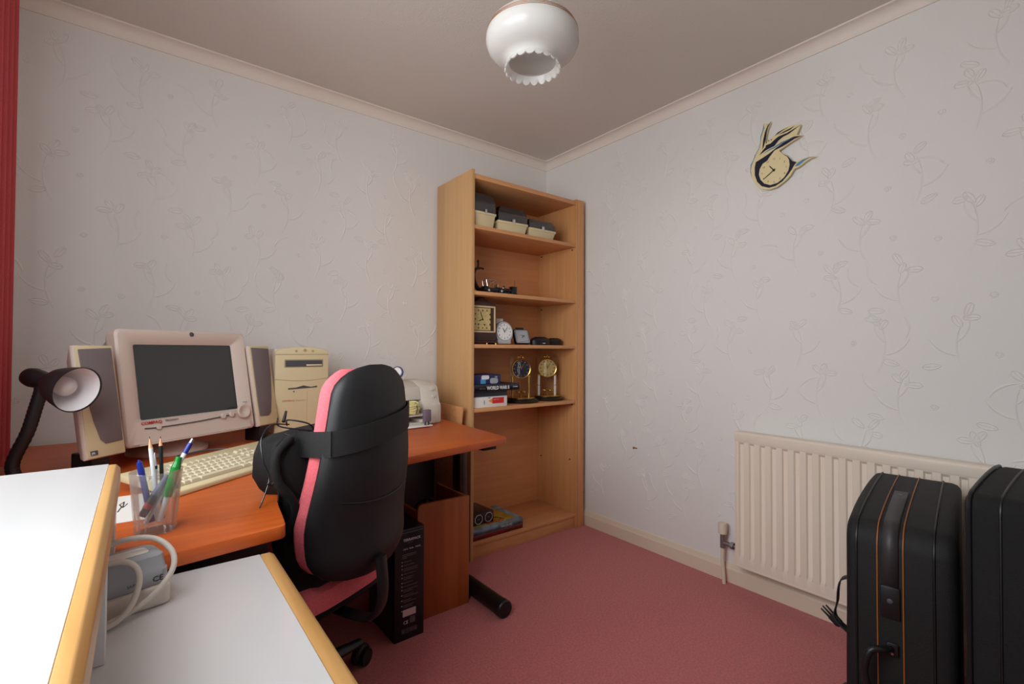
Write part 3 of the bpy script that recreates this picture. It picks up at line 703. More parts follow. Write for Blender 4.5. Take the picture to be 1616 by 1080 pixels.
MB().box((.006, -.0006, ch-.016), (cw-.004, .0, ch-.014)).build('printed_line', GPRINT, ct)
MB().box((.012, -.0006, ch-.006), (cw-.002, .0, ch-.0045)).build('printed_line', GPRINT, ct)
text('lettering', 'TERRAPACK', .0135, WPRINT, ct, (.034, -.0005, ch-.047), sx=.98, bold=.0003)
text('lettering', 'DIGITAL', .006, GPRINT, ct, (.052, -.0005, ch-.056))
text('lettering', 'CD-R  Media   700MB', .008, WPRINT, ct, (.034, -.0005, ch-.079))
mb = MB(); rnd = random.Random(4); dots = MB(); z = ch-.098
for r_ in range(3): mb.box((.030, -.0006, z), (.030+rnd.uniform(.055, .075)*(1 if r_ < 2 else .3), 0, z+.0022)); z -= .0062
z -= .008
for r_ in range(12):
    nl = rnd.choice([1, 2, 2]); dots.box((.028, -.0006, z), (.0315, 0, z+.0034))
    for q in range(nl): mb.box((.036, -.0006, z), (.036+rnd.uniform(.03, .066), 0, z+.0018)); z -= .0066
    z -= .0065
stuff(mb.build('small_print', GPRINT, ct)); dots.build('bullet_marks', WPRINT, ct)
MB().box((.034, -.0007, .088), (.088, 0, .114)).build('paper_label', PINKLAB, ct)
text('lettering', 'CE', .017, WPRINT, ct, (.036, -.0005, .060))
bcd = MB(); bcd.box((.064, -.0006, .078), (.086, 0, .081))
for k in range(11): bcd.box((.063+k*.0021, -.0006, .058), (.063+k*.0021+rnd.choice([.0008, .0014]), 0, .076))
bcd.build('barcode', GPRINT, ct)
for k in range(4):
    x = .030+k*.0165; sq = MB()
    for (a, b) in (((0, 0), (.013, .001)), ((0, .015), (.013, .016)), ((0, .001), (.001, .015)), ((.012, .001), (.013, .015))): sq.box((x+a[0], -.0006, .026+a[1]), (x+b[0], 0, .026+b[1]))
    if k == 1: sq.prism([(x+.003, .037), (x+.010, .037), (x+.0065, .031)], -.0006, 0, 'xz').box((x+.006, -.0006, .028), (x+.007, 0, .032))
    elif k == 2: sq.prism([(x+.002, .034), (x+.0065, .039), (x+.011, .034)], -.0006, 0, 'xz').box((x+.003, -.0006, .029), (x+.010, 0, .031))
    else: sq.box((x+.004, -.0006, .029), (x+.009, 0, .038))
    sq.build('handling_symbol', GPRINT, ct)
text('lettering', 'TP', .03, GPRINT, ct, (.03, .02, ch+.0002), (0, 0, .4))

# ------------------------------------------------------------ office chair
chr_ang = math.atan2(.89, -.45) - pi/2
oc = thing('office_chair', 'office chair with pink upholstery and black back shell turned to the desk', 'chair', (.36, 1.48, 0), chr_ang)
BX = .006
def back_shape(v):
    """v 0..1 up the back: half width, centre y, z"""
    z = .515+.545*v
    hw = .182*(1-.10*(1-v)**6) * (1-.50*max(0, v-.25)**1.25)
    y = -.288-.012*sin(pi*v) + .018*math.exp(-((v-.25)/.2)**2)
    return hw, y, z
def back_part(off0, off1, shrink, name, m, v0=0, v1=1):
    N = 26; M = 24; rg = []
    for i in range(N+1):
        t = i/N; v = v0+(v1-v0)*(.5-.5*cos(pi*t)); hw, yc, z = back_shape(v)
        # round the corners at the ends
        e = 1
        d = min(v/.16, (1-v)/.15)
        if d < 1: e = max(.02, (1-(1-d)**2.6))**.42
        h = (hw-shrink)*e
        ring = []
        for j in range(M):
            a = 2*pi*j/M
            cx = math.copysign(abs(cos(a))**.75, cos(a)); cy = math.copysign(abs(sin(a))**.8, sin(a))
            th = (off1-off0)/2*max(.12, min(1, d*1.4+.12)); x = h*cx
            bend = .30*x*x/.205   # wrap forward at the sides
            ring.append((x+BX, yc+(off0+off1)/2+th*cy+bend, z))
        rg.append(ring)
    return MB().rings(rg).build(name, m, oc, smooth=True)
back_part(-.030, .030, .0, 'back_shell', SHELL)
back_part(.012, .080, .008, 'back_cushion', PINK, .012, .978)
# moulded seams across the shell
def seam(v, dv):
    pts = []
    for k in range(15):
        s = -1+2*k/14; hw, yc, z = back_shape(v+dv*s*s); x = hw*.93*s
        pts.append((x+BX, yc-.0295*(1-abs(s)**3)**.5+.30*x*x/.205-.001 if abs(s) < 1 else yc, z))
    return MB().tube(pts[1:-1], .0022, 6).build('shell_seam', BLACKP, oc, smooth=True)
seam(.36, .05); seam(.66, .04)
# seat
def seat_part(z0, z1, k, name, m):
    rg = []
    for (z, s) in ((z0, .92), (z0+.01, .99), ((z0+z1)/2, 1.0), (z1-.012, .98), (z1, .90)):
        ring = []
        for j in range(36):
            a = 2*pi*j/36; x = math.copysign(abs(cos(a))**.62, cos(a))*.235*s*k; y = math.copysign(abs(sin(a))**.62, sin(a))*.225*s*k+.01
            ring.append((x, y, z - (.025*max(0, (y-.1)/.12)**2 if y > .1 else 0)))
        rg.append(ring)
    return MB().rings(rg).build(name, m, oc, smooth=True)
seat_part(.425, .495, 1, 'seat_cushion', PINK); seat_part(.405, .428, .97, 'seat_pan', SHELL)
MB().tube(bez([(0, -.02, .395), (0, -.24, .388), (0, -.300, .41), (0, -.322, .47), (0, -.314, .56)], 24), .020, 10, .45).build('back_bar', BLACKM, oc, smooth=True)
MB().box((-.07, -.10, .375), (.07, .10, .405)).build('tilt_mechanism', BLACKM, oc, bev=.006)
MB().tube([(.06, .02, .388), (.20, .03, .385), (.235, .03, .383)], .006, 8).build('height_lever', BLACKM, oc)
MB().lathe([(.001, .10), (.030, .10), (.030, .24), (.024, .245), (.024, .30), (.016, .305), (.016, .376), (.001, .376)], 20).build('gas_column', BLACKP, oc, smooth=True)
MB().lathe([(.001, .065), (.045, .065), (.048, .09), (.040, .118), (.001, .12)], 24).build('hub', BLACKP, oc, smooth=True)
for k in range(5):
    a = R(33+72*k) - chr_ang; d = Vector((cos(a), sin(a), 0)); pz = Vector((0, 0, 1))
    MB().tube([d*.03+pz*.105, d*.16+pz*.118, d*.30+pz*.082], [.028, .024, .017], 10, .8).build('base_arm', BLACKP, oc, smooth=True)
    cs = MB(); s_ = Vector((-sin(a), cos(a), 0)); q = d*.315+pz*.028
    for sg in (-1, 1): cs.cyl(q+s_*sg*.006, q+s_*sg*.024, .028, n=20)
    cs.cyl(d*.30+pz*.075, d*.30+pz*.035, .007, n=8)
    cs.build('caster', BLACKP, oc, smooth=True)
    MB().tube([q+d*.031*cos(t)+pz*.031*sin(t) for t in [R(x) for x in range(-5, 196, 20)]], .010, 8).build('caster_hood', BLACKP, oc, smooth=True)

# black bag hanging from a strap round the chair back
bg = thing('shoulder_bag', 'black cloth bag slung over the chair back by its wide strap', 'bag', (.36, 1.48, 0), chr_ang)
rg = []
secs = [(z, (xl+.11)/2, -.135, (.11-xl)/2, hy) for z, xl, hy in ((.46, -.11, .05), (.50, -.145, .06), (.60, -.160, .065), (.68, -.160, .066), (.735, -.160, .066), (.765, -.190, .066), (.80, -.212, .066), (.85, -.218, .062), (.880, -.205, .056), (.892, -.18, .045))]
for z, cx_, cy_, hx, hy in secs:
    ring = []
    for j in range(40):
        a = 2*pi*j/40
        f = 1+.05*sin(5*a+z*9)+.035*sin(11*a-z*14)
        ring.append((cx_+math.copysign(abs(cos(a))**.7, cos(a))*hx*f, cy_+math.copysign(abs(sin(a))**.7, sin(a))*hy*f, z+.010*cos(a)*(z-.45)*2))
    rg.append(ring)
MB().rings(rg).build('bag_body', BCLOTH, bg, smooth=True)
blob('front_pocket', BCLOTH, bg, (-.03, -.065, .63), .10, .025, .10, .06, 9)
MB().tube(bez([(-.17, -.18, .885), (-.215, -.185, .85), (-.212, -.19, .79), (-.180, -.195, .745), (-.160, -.185, .70), (-.158, -.15, .62)], 36), .010, 10).build('piped_edge', BCLOTH, bg, smooth=True)
# strap: flat band round the shell
def band(pts, h, m, name, parent, th=.004):
    vs = []; n = len(pts); fs = []
    for i, p in enumerate(pts):
        p = Vector(p); t = (Vector(pts[min(i+1, n-1)])-Vector(pts[max(0, i-1)])).normalized(); nn = t.cross(Vector((0, 0, 1))).normalized()*th/2
        hh = h[i]/2 if isinstance(h, list) else h/2
        vs += [p+nn+Vector((0, 0, hh)), p-nn+Vector((0, 0, hh)), p-nn-Vector((0, 0, hh)), p+nn-Vector((0, 0, hh))]
    for i in range(n-1):
        for j in range(4): fs.append((4*i+j, 4*i+(j+1) % 4, 4*i+4+(j+1) % 4, 4*i+4+j))
    fs += [(3, 2, 1, 0), (4*n-4, 4*n-3, 4*n-2, 4*n-1)]
    return MB().add(vs, fs).build(name, m, parent, smooth=True)
sp = [(-.10, -.12, .862), (-.150, -.185, .866)]
for k in range(25):
    s = .02-1.0*cos(pi*k/24); v = (.872+.022*(s+1) - .515)/.545; hw, yc, z = back_shape(v); x = s*(hw+.003)
    y = yc+.30*x*x/.205 - .034*math.sqrt(max(0, 1-(abs(s)/1.03)**3)) - .002
    sp.append((x+BX, y, .872+.022*(s+1)))
sp.append((.150, -.16, .910)); sp.append((.08, -.11, .872))
band(bez(sp, 60), [.062]*200, WEBBING, 'shoulder_strap', bg)
ec = thing('thin_cable', 'thin glossy black cable tangled on top of the hanging bag', 'cable', (.36+-.03*cos(chr_ang)+.125*sin(chr_ang), 1.48-.03*sin(chr_ang)-.125*cos(chr_ang), .008), chr_ang)
mb = MB()
mb.tube(bez([(-.10, .0, .90), (-.15, .0, .905), (-.185, -.01, .88), (-.195, -.03, .83), (-.19, -.045, .79), (-.215, -.055, .745), (-.225, -.05, .715), (-.20, -.05, .70), (-.175, -.055, .73), (-.17, -.05, .78), (-.16, -.045, .83), (-.15, -.04, .87)], 66), .0018, 6)
mb.tube(bez([(-.15, -.045, .87), (-.175, -.05, .81), (-.185, -.05, .775), (-.20, -.05, .78)], 20), .0018, 6)
mb.tube(bez([(-.09, .02, .895), (-.12, -.02, .915), (-.09, -.055, .905), (-.07, -.05, .885), (-.10, -.035, .89), (-.13, .0, .90), (-.11, .03, .915)], 40), .0022, 6)
mb.tube(bez([(-.14, -.03, .885), (-.12, -.055, .87), (-.10, -.06, .855), (-.075, -.055, .865), (-.08, -.045, .885)], 28), .0024, 6)
mb.build('cable_loops', mat('glossy black cable', (34, 34, 38), .22), ec, smooth=True)
MB().cyl((-.10, .02, .905), (-.085, .03, .93), .005, .003, 10).build('plug', BLACKP, ec)

# ------------------------------------------------------------ suitcases
def outline(L, H, hf, rf, rb, ins=0, n=7):
    """side view in (x, z): front bottom, up the front, over the sloping top, down the back"""
    pts = [(ins, ins), (ins, .15), (ins, .30), (ins, .45)]
    sl = math.atan2(H-hf, L); rf = rf; cz = hf-rf; cx = rf
    for k in range(n+1):
        a = pi - (pi/2-sl)*k/n; pts.append((cx+(rf-ins)*cos(a), cz+(rf-ins)*sin(a)))
    for k in range(1, 6):
        x = cx+(L-rb-cx)*k/6; pts.append((x, hf+(H-hf)*x/L-ins+.006*sin(pi*k/6)))
    for k in range(n+1):
        a = pi/2+sl - (pi/2+sl)*k/n; pts.append((L-rb+(rb-ins)*cos(a), H-rb-.004+(rb-ins)*sin(a)))
    pts += [(L-ins, .3), (L-ins, ins)]; return pts
def soft(L, Wd, H, hf, rf, rb, name, m, parent, wob=.003, nseg=10):
    rg = []; er = .022
    for k in range(5): a = pi/2*k/4; rg.append((er*(1-cos(a)) if 0 else -er*(1-cos(pi/2-a))*0 - er*(1-sin(a))*0, 0))
    prof = [(0, .022), (-.003, .012), (-.010, .004), (-.022, 0)]
    full = prof + [(-.022-(Wd-.044)*k/nseg, 0) for k in range(1, nseg)] + [(-Wd-y, i) for y, i in prof[::-1]]
    rings = []
    for y, ins in full:
        rings.append([(x+wob*sin(11*z+9*y)*(.3 if z < .1 else 1), y+wob*.6*sin(9*z+7*x), z) for x, z in outline(L, H, hf, rf, rb, ins)])
    return MB().rings(rings).build(name, m, parent, smooth=True)
def along(L, H, hf, rf, rb, y, off=.001, a=0, b=None, wob=.003):
    return [Vector((x+wob*sin(11*z+9*y), y, z)) for x, z in outline(L, H, hf, rf, rb, -off)[a:b]]
s1 = thing('suitcase', 'black fabric suitcase with tan piping standing upright before the radiator', 'suitcase', (1.495, .468, 0), R(8))
SL, SW, SH = .53, .222, .690; A1 = (SL, SH, .655, .06, .03)
soft(SL, SW, *A1[1:], 'suitcase_body', NYLON, s1)
def pipe(y, name, m=ORANGE, r=.0018, b=-2): return MB().tube(along(*A1, y, .0015, 0, b)[0:], r, 6).build(name, m, s1, smooth=True)
pipe(-.070, 'tan_piping'); pipe(-.122, 'tan_piping')
pipe(-.026, 'zip', BLACKP, .0025); pipe(-.180, 'zip', BLACKP, .0028)
mb = MB(); cp = along(*A1, -.1, .005, 3, 15); cp[0].z = .50
vs = [q for p in cp for q in ((p.x, -.080, p.z), (p.x, -.112, p.z))]
hb = mb.add(vs, [(2*i, 2*i+1, 2*i+3, 2*i+2) for i in range(len(cp)-1)]).build('carry_band', mat('worn grey webbing', (52, 50, 52), .5), s1, smooth=True)
hb.modifiers.new('s', 'SOLIDIFY').thickness = .004
MB().box((-.009, -.116, .425), (-.0025, -.076, .505)).build('lock_plate', BLACKP, s1, bev=.003)
MB().lathe([(.006, 0), (.006, .002), (.0005, .003)], 14, (-.009, -.096, .470), (-1, 0, 0)).build('rivet', GREYD, s1)
hz0, hz1 = .245, .350
MB().tube(bez([(-.004, -.098, hz1), (-.030, -.085, hz1+.004), (-.046, -.060, hz1-.003), (-.050, -.048, (hz0+hz1)/2), (-.046, -.060, hz0+.003), (-.030, -.085, hz0-.004), (-.004, -.098, hz0)], 36), .0085, 12).build('carry_handle', BLACKP, s1, smooth=True)
for z in (hz0, hz1):
    MB().box((-.009, -.112, z-.016), (-.003, -.088, z+.016)).build('handle_mount', BLACKP, s1, bev=.003)
    MB().lathe([(.0035, 0), (.003, .0015), (.0003, .002)], 10, (-.009, -.100, z-.010), (-1, 0, 0)).build('rivet', CHROME, s1)
MB().box((.24, -.100, .6785), (.255, -.090, .6825)).build('rivet', GREYD, s1, bev=.001)
def flatband(pts, w_, m, name, parent, th=.0025):
    vs = []; fs = []; n = len(pts)
    for p in pts: p = Vector(p); vs += [p+Vector((-w_/2, 0, 0)), p+Vector((w_/2, 0, 0))]
    for i in range(n-1): fs.append((2*i, 2*i+1, 2*i+3, 2*i+2))
    o = MB().add(vs, fs).build(name, m, parent, smooth=True); o.modifiers.new('s', 'SOLIDIFY').thickness = th; return o
flatband(bez([(.07, .000, .475), (.066, .020, .462), (.06, .026, .435), (.06, .028, .40), (.056, .034, .37), (.05, .026, .35), (.05, -.001, .33)], 24), .030, WEBBING, 'side_strap', s1)
def buck(y, z, ty, tz):
    d = Vector((ty, tz)).normalized(); q = Vector((-d.y, d.x)); o = Vector((y, z))
    b_ = [o-q*.006, o+d*.006-q*.011, o+d*.030-q*.011, o+d*.030+q*.011, o+d*.006+q*.011, o+q*.006]
    mb = MB().prism([tuple(p) for p in b_], .048, .058, 'yz')
    for k in (-.008, 0, .008):
        a = o+d*.029+q*k; c = o+d*(.058-abs(k)*.3)+q*k*1.15; mb.cyl((.053, a.x, a.y), (.053, c.x, c.y), .0036, .0022, 8)
    return mb
bk = buck(.018, .338, .75, .66)
bk.build('buckle', BLACKP, s1, bev=.0008)
flatband(bez([(.07, .000, .175), (.065, .022, .16), (.06, .045, .11), (.058, .05, .06), (.055, .03, .02), (.055, .002, .01)], 24), .040, WEBBING, 'side_strap', s1)
buck(.056, .052, .35, .94).build('buckle', BLACKP, s1, bev=.0008)

s2 = thing('suitcase', 'larger plain black suitcase at the right edge of the view, nearest the camera', 'suitcase', (1.470, .230, 0), 0)
A2 = (.45, .785, .780, .035, .03)
soft(.45, .40, *A2[1:], 'suitcase_body', BCLOTH, s2)
MB().tube(along(*A2, -.010, .001, 0, -2), .004, 8).build('corner_piping', BLACKP, s2, smooth=True)
MB().tube(along(*A2, -.060, .001, 0, -2), .0025, 6).build('zip', BLACKP, s2, smooth=True)
MB().tube(bez([(.002, -.20, .50), (-.03, -.20, .49), (-.04, -.20, .40), (-.03, -.20, .31), (.002, -.20, .30)], 28), .010, 12).build('carry_handle', BLACKP, s2, smooth=True)
rv = MB().lathe([(.012, 0), (.010, .003), (.0005, .005)], 16, (.20, -.10, .789)).build('rivet', BLACKP, s2)
MB().lathe([(.005, .003), (.004, .006), (.0005, .007)], 12, (.20, -.10, .789)).build('rivet', CHROME, s2)

# ------------------------------------------------------------ ceiling pendant
PX, PY = .925, 1.095
pn = thing('ceiling_pendant', 'white opal glass pendant lamp with scalloped rim and gilt lines', 'lamp', (PX, PY, 2.0))
outp = [(.030, .176), (.034, .160), (.044, .140), (.068, .122), (.100, .102), (.126, .078), (.1395, .050), (.1405, .030), (.132, .008), (.114, -.008), (.094, -.016), (.080, -.022), (.075, -.030), (.079, -.040), (.083, -.046)]
inp = [(r-.004, z) for r, z in outp[::-1]]
no = len(outp)
def scal(i, a, r, z):
    if i in (no-1, no): s = abs(sin(a*10)); return r+.003*s, z-.010*s**.7+.004
    if i in (no-2, no+1): return r, z
    return r, z
MB().lathe(outp+inp, 160, wob=scal).build('glass_shade', OPAL, pn, smooth=True)
for (r, z) in ((.1372, .0550), (.1343, .0612), (.1312, .0674)):
    MB().lathe([(r+.0010, z-.0010), (r+.0020, z), (r+.0004, z+.0010)], 80).build('gilt_line', GOLDLINE, pn, smooth=True)
MB().lathe([(.001, .195), (.020, .195), (.024, .185), (.033, .176), (.026, .170), (.022, .135), (.020, .105), (.001, .105)], 28).build('lamp_holder', WINP, pn, smooth=True)
MB().lathe([(.014, .106), (.016, .092), (.026, .070), (.029, .056), (.023, .038), (.0005, .029)], 24).build('bulb', LIGHTINT, pn, smooth=True)
MB().cyl((0, 0, .194), (0, 0, ZC-2.0-.02), .0035, n=8).build('flex', WINP, pn)
MB().lathe([(.001, ZC-2.0-.035), (.012, ZC-2.0-.034), (.042, ZC-2.0-.015), (.045, ZC-2.0-.0005), (.001, ZC-2.0-.0004)], 28).build('ceiling_rose', WINP, pn, smooth=True)

# ------------------------------------------------------------ wall clock (stylised bird)
WCL = dict(
body=[(-.035,.213),(-.023,.206),(-.021,.195),(-.004,.209),(-.013,.192),(-.021,.173),(-.027,.146),(-.03,.114),(-.02,.124),(-.001,.135),(.016,.143),(.044,.157),(.066,.160),(.094,.157),(.117,.150),(.111,.133),(.100,.111),(.122,.101),(.097,.094),(.063,.081),(.029,.066),(.041,.05),(.063,.033),(.083,.004),(.101,-.005),(.123,.001),(.150,.001),(.176,-.007),(.153,-.009),(.131,-.018),(.107,-.032),(.09,-.033),(.075,-.057),(.05,-.077),(.018,-.094),(-.015,-.096),(-.045,-.084),(-.072,-.058),(-.089,-.027),(-.097,.007),(-.095,.042),(-.082,.059),(-.076,.078),(-.059,.101),(-.051,.126),(-.05,.157),(-.041,.178),(-.037,.194)],
crescent=[(-.071,.045),(-.044,.054),(-.014,.065),(.012,.074),(-.011,.05),(-.021,.036),(-.041,.029),(-.054,.008),(-.058,-.015),(-.051,-.041),(-.035,-.063),(-.008,-.078),(.024,-.076),(.05,-.06),(.068,-.035),(.073,-.01),(.071,.011),(.063,.028),(.041,.048),(.064,.031),(.084,.002),(.101,-.008),(.09,-.019),(.081,-.035),(.065,-.054),(.043,-.075),(.014,-.088),(-.015,-.088),(-.045,-.073),(-.065,-.048),(-.076,-.013),(-.076,.022)],
f1=[(-.004,.207),(-.019,.193),(-.03,.168),(-.038,.135),(-.042,.093),(-.036,.105),(-.027,.135),(-.023,.165),(-.017,.187)],
f2=[(-.056,.072),(-.041,.088),(-.028,.099),(-.026,.108),(-.006,.109),(.012,.121),(.028,.129),(.063,.132),(.115,.147),(.072,.126),(.047,.121),(.028,.111),(.011,.093),(-.024,.086)],
f3=[(.121,.0995),(.093,.106),(.069,.1),(.044,.093),(.019,.082),(-.014,.065),(.012,.073),(.044,.079),(.069,.087),(.094,.096)],
l1=[(.012,.137),(.025,.148),(.044,.1525),(.069,.155),(.044,.149),(.027,.142)],
l2=[(.025,.137),(.051,.1435),(.076,.1475),(.094,.152),(.077,.142),(.052,.138)],
b1=[(-.036,.210),(-.033,.189),(-.040,.171),(-.047,.153),(-.050,.122),(-.057,.1),(-.071,.08),(-.080,.058),(-.090,.037),(-.094,.013),(-.089,-.02),(-.096,.006),(-.0945,.040),(-.082,.0585),(-.076,.0775),(-.059,.1005),(-.051,.126),(-.0495,.157),(-.041,.178),(-.037,.194)],
b2=[(.093,-.025),(.104,-.013),(.123,-.005),(.147,-.002),(.171,-.007),(.148,-.005),(.131,-.012),(.11,-.025)],
b3=[(-.037,.073),(-.014,.084),(.012,.089),(.038,.099),(.069,.103),(.091,.107),(.069,.099),(.041,.093),(.015,.084),(-.011,.08)])
wc = thing('wall_clock', 'cream, navy and blue bird shaped clock hanging high on the right wall', 'clock', (XB, .96, 1.92), -pi/2)
def plate(poly, d0, d1, name, m, bev=0): return MB().prism(poly, -d1, -d0, 'xz').build(name, m, wc, bev=bev, smooth=False)
plate(WCL['body'], .012, .022, 'body_plate', CREAM)
MB().box((-.03, -.0125, -.05), (.04, -.0005, .03)).build('movement_box', BLACKP, wc)
plate(WCL['crescent'], .0221, .0232, 'navy_crescent', NAVY)
for k in ('f1', 'f2', 'f3', 'l1', 'l2'): plate(WCL[k], .0221, .0230, 'dark_feather', NAVY)
for k in ('b1', 'b2', 'b3'): plate(WCL[k], .0221, .0233, 'blue_feather', SKYBLUE)
dc = Vector((.008, 0, -.016))
MB().lathe([(.001, .0), (.0595, .0), (.060, .0012), (.001, .0013)], 48, dc+Vector((0, -.0222, 0)), (0, -1, 0)).build('dial', CREAM, wc, smooth=False)
for (x, z) in ((-.024, .119), (-.014, .124), (-.003, .125)): MB().cyl((x, -.0229, z), (x, -.022, z), .0025, n=10).build('dot', INK, wc)
for k in range(1, 13):
    a = pi/2-2*pi*k/12; s = str(k)
    text('numeral', s, .012, INK if k % 3 else SKYBLUE, wc, (dc.x+.051*cos(a), -.0237, dc.z+.051*sin(a)-.004), align='CENTER', ext=.0002)
def hand(parent, c, ang, L, w_, y, m=None, axisdir=None, name='hand'):
    d = Vector((cos(ang), 0, sin(ang))); n_ = Vector((-sin(ang), 0, cos(ang))); c = Vector(c)
    P = [c-d*L*.15+n_*w_, c+d*L*.75+n_*w_*.9, c+d*L, c+d*L*.75-n_*w_*.9, c-d*L*.15-n_*w_]
    vs = [p+Vector((0, y, 0)) for p in P]+[p+Vector((0, y+.0006, 0)) for p in P]
    return MB().add(vs, [(0,1,2,3,4), (9,8,7,6,5)]+[(i, (i+1) % 5, 5+(i+1) % 5, 5+i) for i in range(5)]).build(name, m or INK, parent)
hand(wc, dc, math.atan2(.029, -.022), .034, .0022, -.0258); hand(wc, dc, math.atan2(-.030, -.046), .055, .0017, -.0268)
MB().cyl(dc+Vector((0, -.0285, 0)), dc+Vector((0, -.0235, 0)), .005, n=16).build('hand_hub', INK, wc)

# ------------------------------------------------------------ things on the bookcase shelves
def diskbox(x, y, z, w_, d, hb_, hl, rz, label):
    o = thing('disk_box', label, 'box', (x, y, z+.0005), rz, group='diskette boxes on the top shelf')
    MB().rings([[(p, q, zz) for p, q in ((i_, i_), (w_-i_, i_), (w_-i_, d-i_), (i_, d-i_))] for i_, zz in ((.014, 0), (.004, hb_-.012), (.0, hb_-.012), (0, hb_))]).build('base', BEIGE, o, bev=.001)
    lid = MB().rings([[(p, q, zz) for p, q in ((i_, i_), (w_-i_, i_), (w_-i_, d-i_), (i_, d-i_))] for i_, zz in ((.003, hb_+.0005), (.004, hb_+hl*.55), (.018, hb_+hl))]).build('lid', SMOKE, o)
    MB().box((w_*.45, -.004, hb_-.006), (w_*.55, .002, hb_+.016)).build('latch', CHROME, o, bev=.001)
    mb = MB()
    for k in range(9): mb.box((.014, .03+k*.02, .01), (w_-.014, .034+k*.02, hb_+hl*.55))
    stuff(mb.build('diskettes', GREYD, o))
    return o
diskbox(1.388, 2.112, 1.763, .142, .30, .080, .100, 0, 'tallest cream diskette box with smoked lid, left on the top shelf')
diskbox(1.548, 2.118, 1.763, .20, .27, .056, .082, R(-5), 'middle cream diskette box with smoked lid on the top shelf')
diskbox(1.765, 2.112, 1.763, .205, .25, .050, .055, R(-2), 'rightmost low cream diskette box with smoked lid, top shelf')

# curved black figurine
fg = thing('curved_figurine', 'curved black metal figurine at the left of the second shelf', 'figurine', (1.436, 2.20, 1.4125))
MB().tube(bez([(.075, 0, .016), (.035, 0, .026), (.012, 0, .06), (.006, 0, .10), (.018, 0, .132), (.045, 0, .142), (.066, 0, .142)], 36), [.014-.00026*i for i in range(37)], 10).build('curved_body', BRONZE, fg, smooth=True)
MB().tube(bez([(.03, 0, .140), (.036, 0, .16), (.034, 0, .178)], 8), .005, 8).build('upright_arm', BRONZE, fg, smooth=True)
MB().ball((.034, 0, .18), .007).ball((.068, 0, .141), .006).build('finial', BRONZE, fg, smooth=True)
MB().lathe([(.001, 0), (.036, 0), (.036, .007), (.02, .013), (.001, .014)], 24, (.04, 0, 0)).build('foot', BRONZE, fg, smooth=True)
# vintage model car with open chrome frame
mc = thing('model_car', 'small vintage model car with open chrome windscreen frame', 'model', (1.475, 2.165, 1.4125), R(-4))
MB().prism([(.0, .012), (.12, .012), (.135, .02), (.13, .032), (.085, .036), (.08, .030), (.03, .030), (.022, .04), (.004, .038)], -.024, .024, 'xz').build('car_body', BLACKP, mc, bev=.003)
mb = MB()
for sy in (-.022, .022):
    mb.tube([(.02, sy, .036), (.012, sy, .072), (.072, sy, .072), (.085, sy, .036)], .0018, 6); mb.tube([(.012, sy, .072), (.035, sy, .050), (.072, sy, .072)], .0013, 6)
for x in (.012, .072): mb.tube([(x, -.022, .072), (x, .022, .072)], .0018, 6)
mb.build('roof_frame', CHROME, mc, smooth=True)
for x in (.026, .108):
    for sy in (-.026, .026):
        wh = MB().cyl((x, sy-.004, .015), (x, sy+.004, .015), .015, n=20).build('wheel', BLACKP, mc, smooth=True); MB().cyl((x, sy-.005, .015), (x, sy+.005, .015), .006, n=12).build('wheel_hub', CHROME, wh)
for sy in (-.014, .014): MB().ball((.128, sy, .034), .006).build('headlamp', CHROME, mc, smooth=True)
MB().box((.088, -.018, .036), (.092, .018, .052)).build('windscreen', CHROME, mc)
# model locomotive
lo = thing('model_locomotive', 'small dark model locomotive with a tall thin aerial', 'model', (1.615, 2.175, 1.4125), R(-3))
MB().box((0, -.016, .008), (.100, .016, .014)).build('chassis', BLACKM, lo, bev=.001)
MB().cyl((.005, 0, .027), (.066, 0, .027), .0125, n=20).build('boiler', BRONZE, lo, smooth=True)
MB().box((.064, -.015, .014), (.096, .015, .048)).box((.060, -.018, .048), (.099, .018, .051)).build('cab', BLACKM, lo, bev=.001)
MB().cyl((.016, 0, .036), (.016, 0, .052), .004, .006, 12).build('chimney', BLACKM, lo, smooth=True)
MB().cyl((.090, 0, .05), (.090, 0, .092), .0012, n=6).build('aerial', BLACKM, lo)
for x in (.014, .038, .062, .086):
    for sy in (-.017, .017): MB().cyl((x, sy-.0025, .009), (x, sy+.0025, .009), .009, n=16).build('wheel', BLACKM, lo, smooth=True)

# mantel clock
mk = thing('mantel_clock', 'dark wooden mantel clock with square brass framed face, third shelf', 'clock', (1.388, 2.165, 1.1295), 0)
MB().prism([(0, .018), (.184, .018), (.184, .222), (.15, .232), (.092, .262), (.035, .232), (0, .222)], 0, .11, 'xz').build('case', MAHOG, mk, bev=.002)
MB().box((0, -.008, .008), (.190, .118, .018)).build('plinth', MAHOG, mk, bev=.002)
for x in (.01, .12, .18): MB().cyl((x, .0, 0), (x, .0, .0085), .006, n=12).build('foot', BRASS, mk)
fb = MB(); fx0, fx1, fz0, fz1 = .012, .172, .066, .212
for a, b in (((fx0, fz0), (fx1, fz0+.008)), ((fx0, fz1-.008), (fx1, fz1)), ((fx0, fz0+.008), (fx0+.008, fz1-.008)), ((fx1-.008, fz0+.008), (fx1, fz1-.008))): fb.box((a[0], -.008, a[1]), (b[0], -.0003, b[1]))
fb.build('brass_frame', mat('pale brass frame', (232, 206, 160), .3, .3), mk, bev=.001)
MB().box((fx0+.0085, -.003, fz0+.0085), (fx1-.0085, -.0004, fz1-.0085)).build('mount', MAHOG, mk)
MB().box((fx0+.012, -.0045, fz0+.012), (fx1-.032, -.0031, fz1-.012)).build('dial', DIALG, mk)
mcx, mcz = .088, .138
for k in range(12):
    a = 2*pi*k/12; sq_ = 1/max(abs(cos(a)), abs(sin(a))); rr_ = .048*min(sq_, 1.25)
    MB().box((mcx+rr_*cos(a)-.003, -.0055, mcz+rr_*sin(a)-.0045), (mcx+rr_*cos(a)+.003, -.0046, mcz+rr_*sin(a)+.0045)).build('numeral_mark', MAHOG, mk)
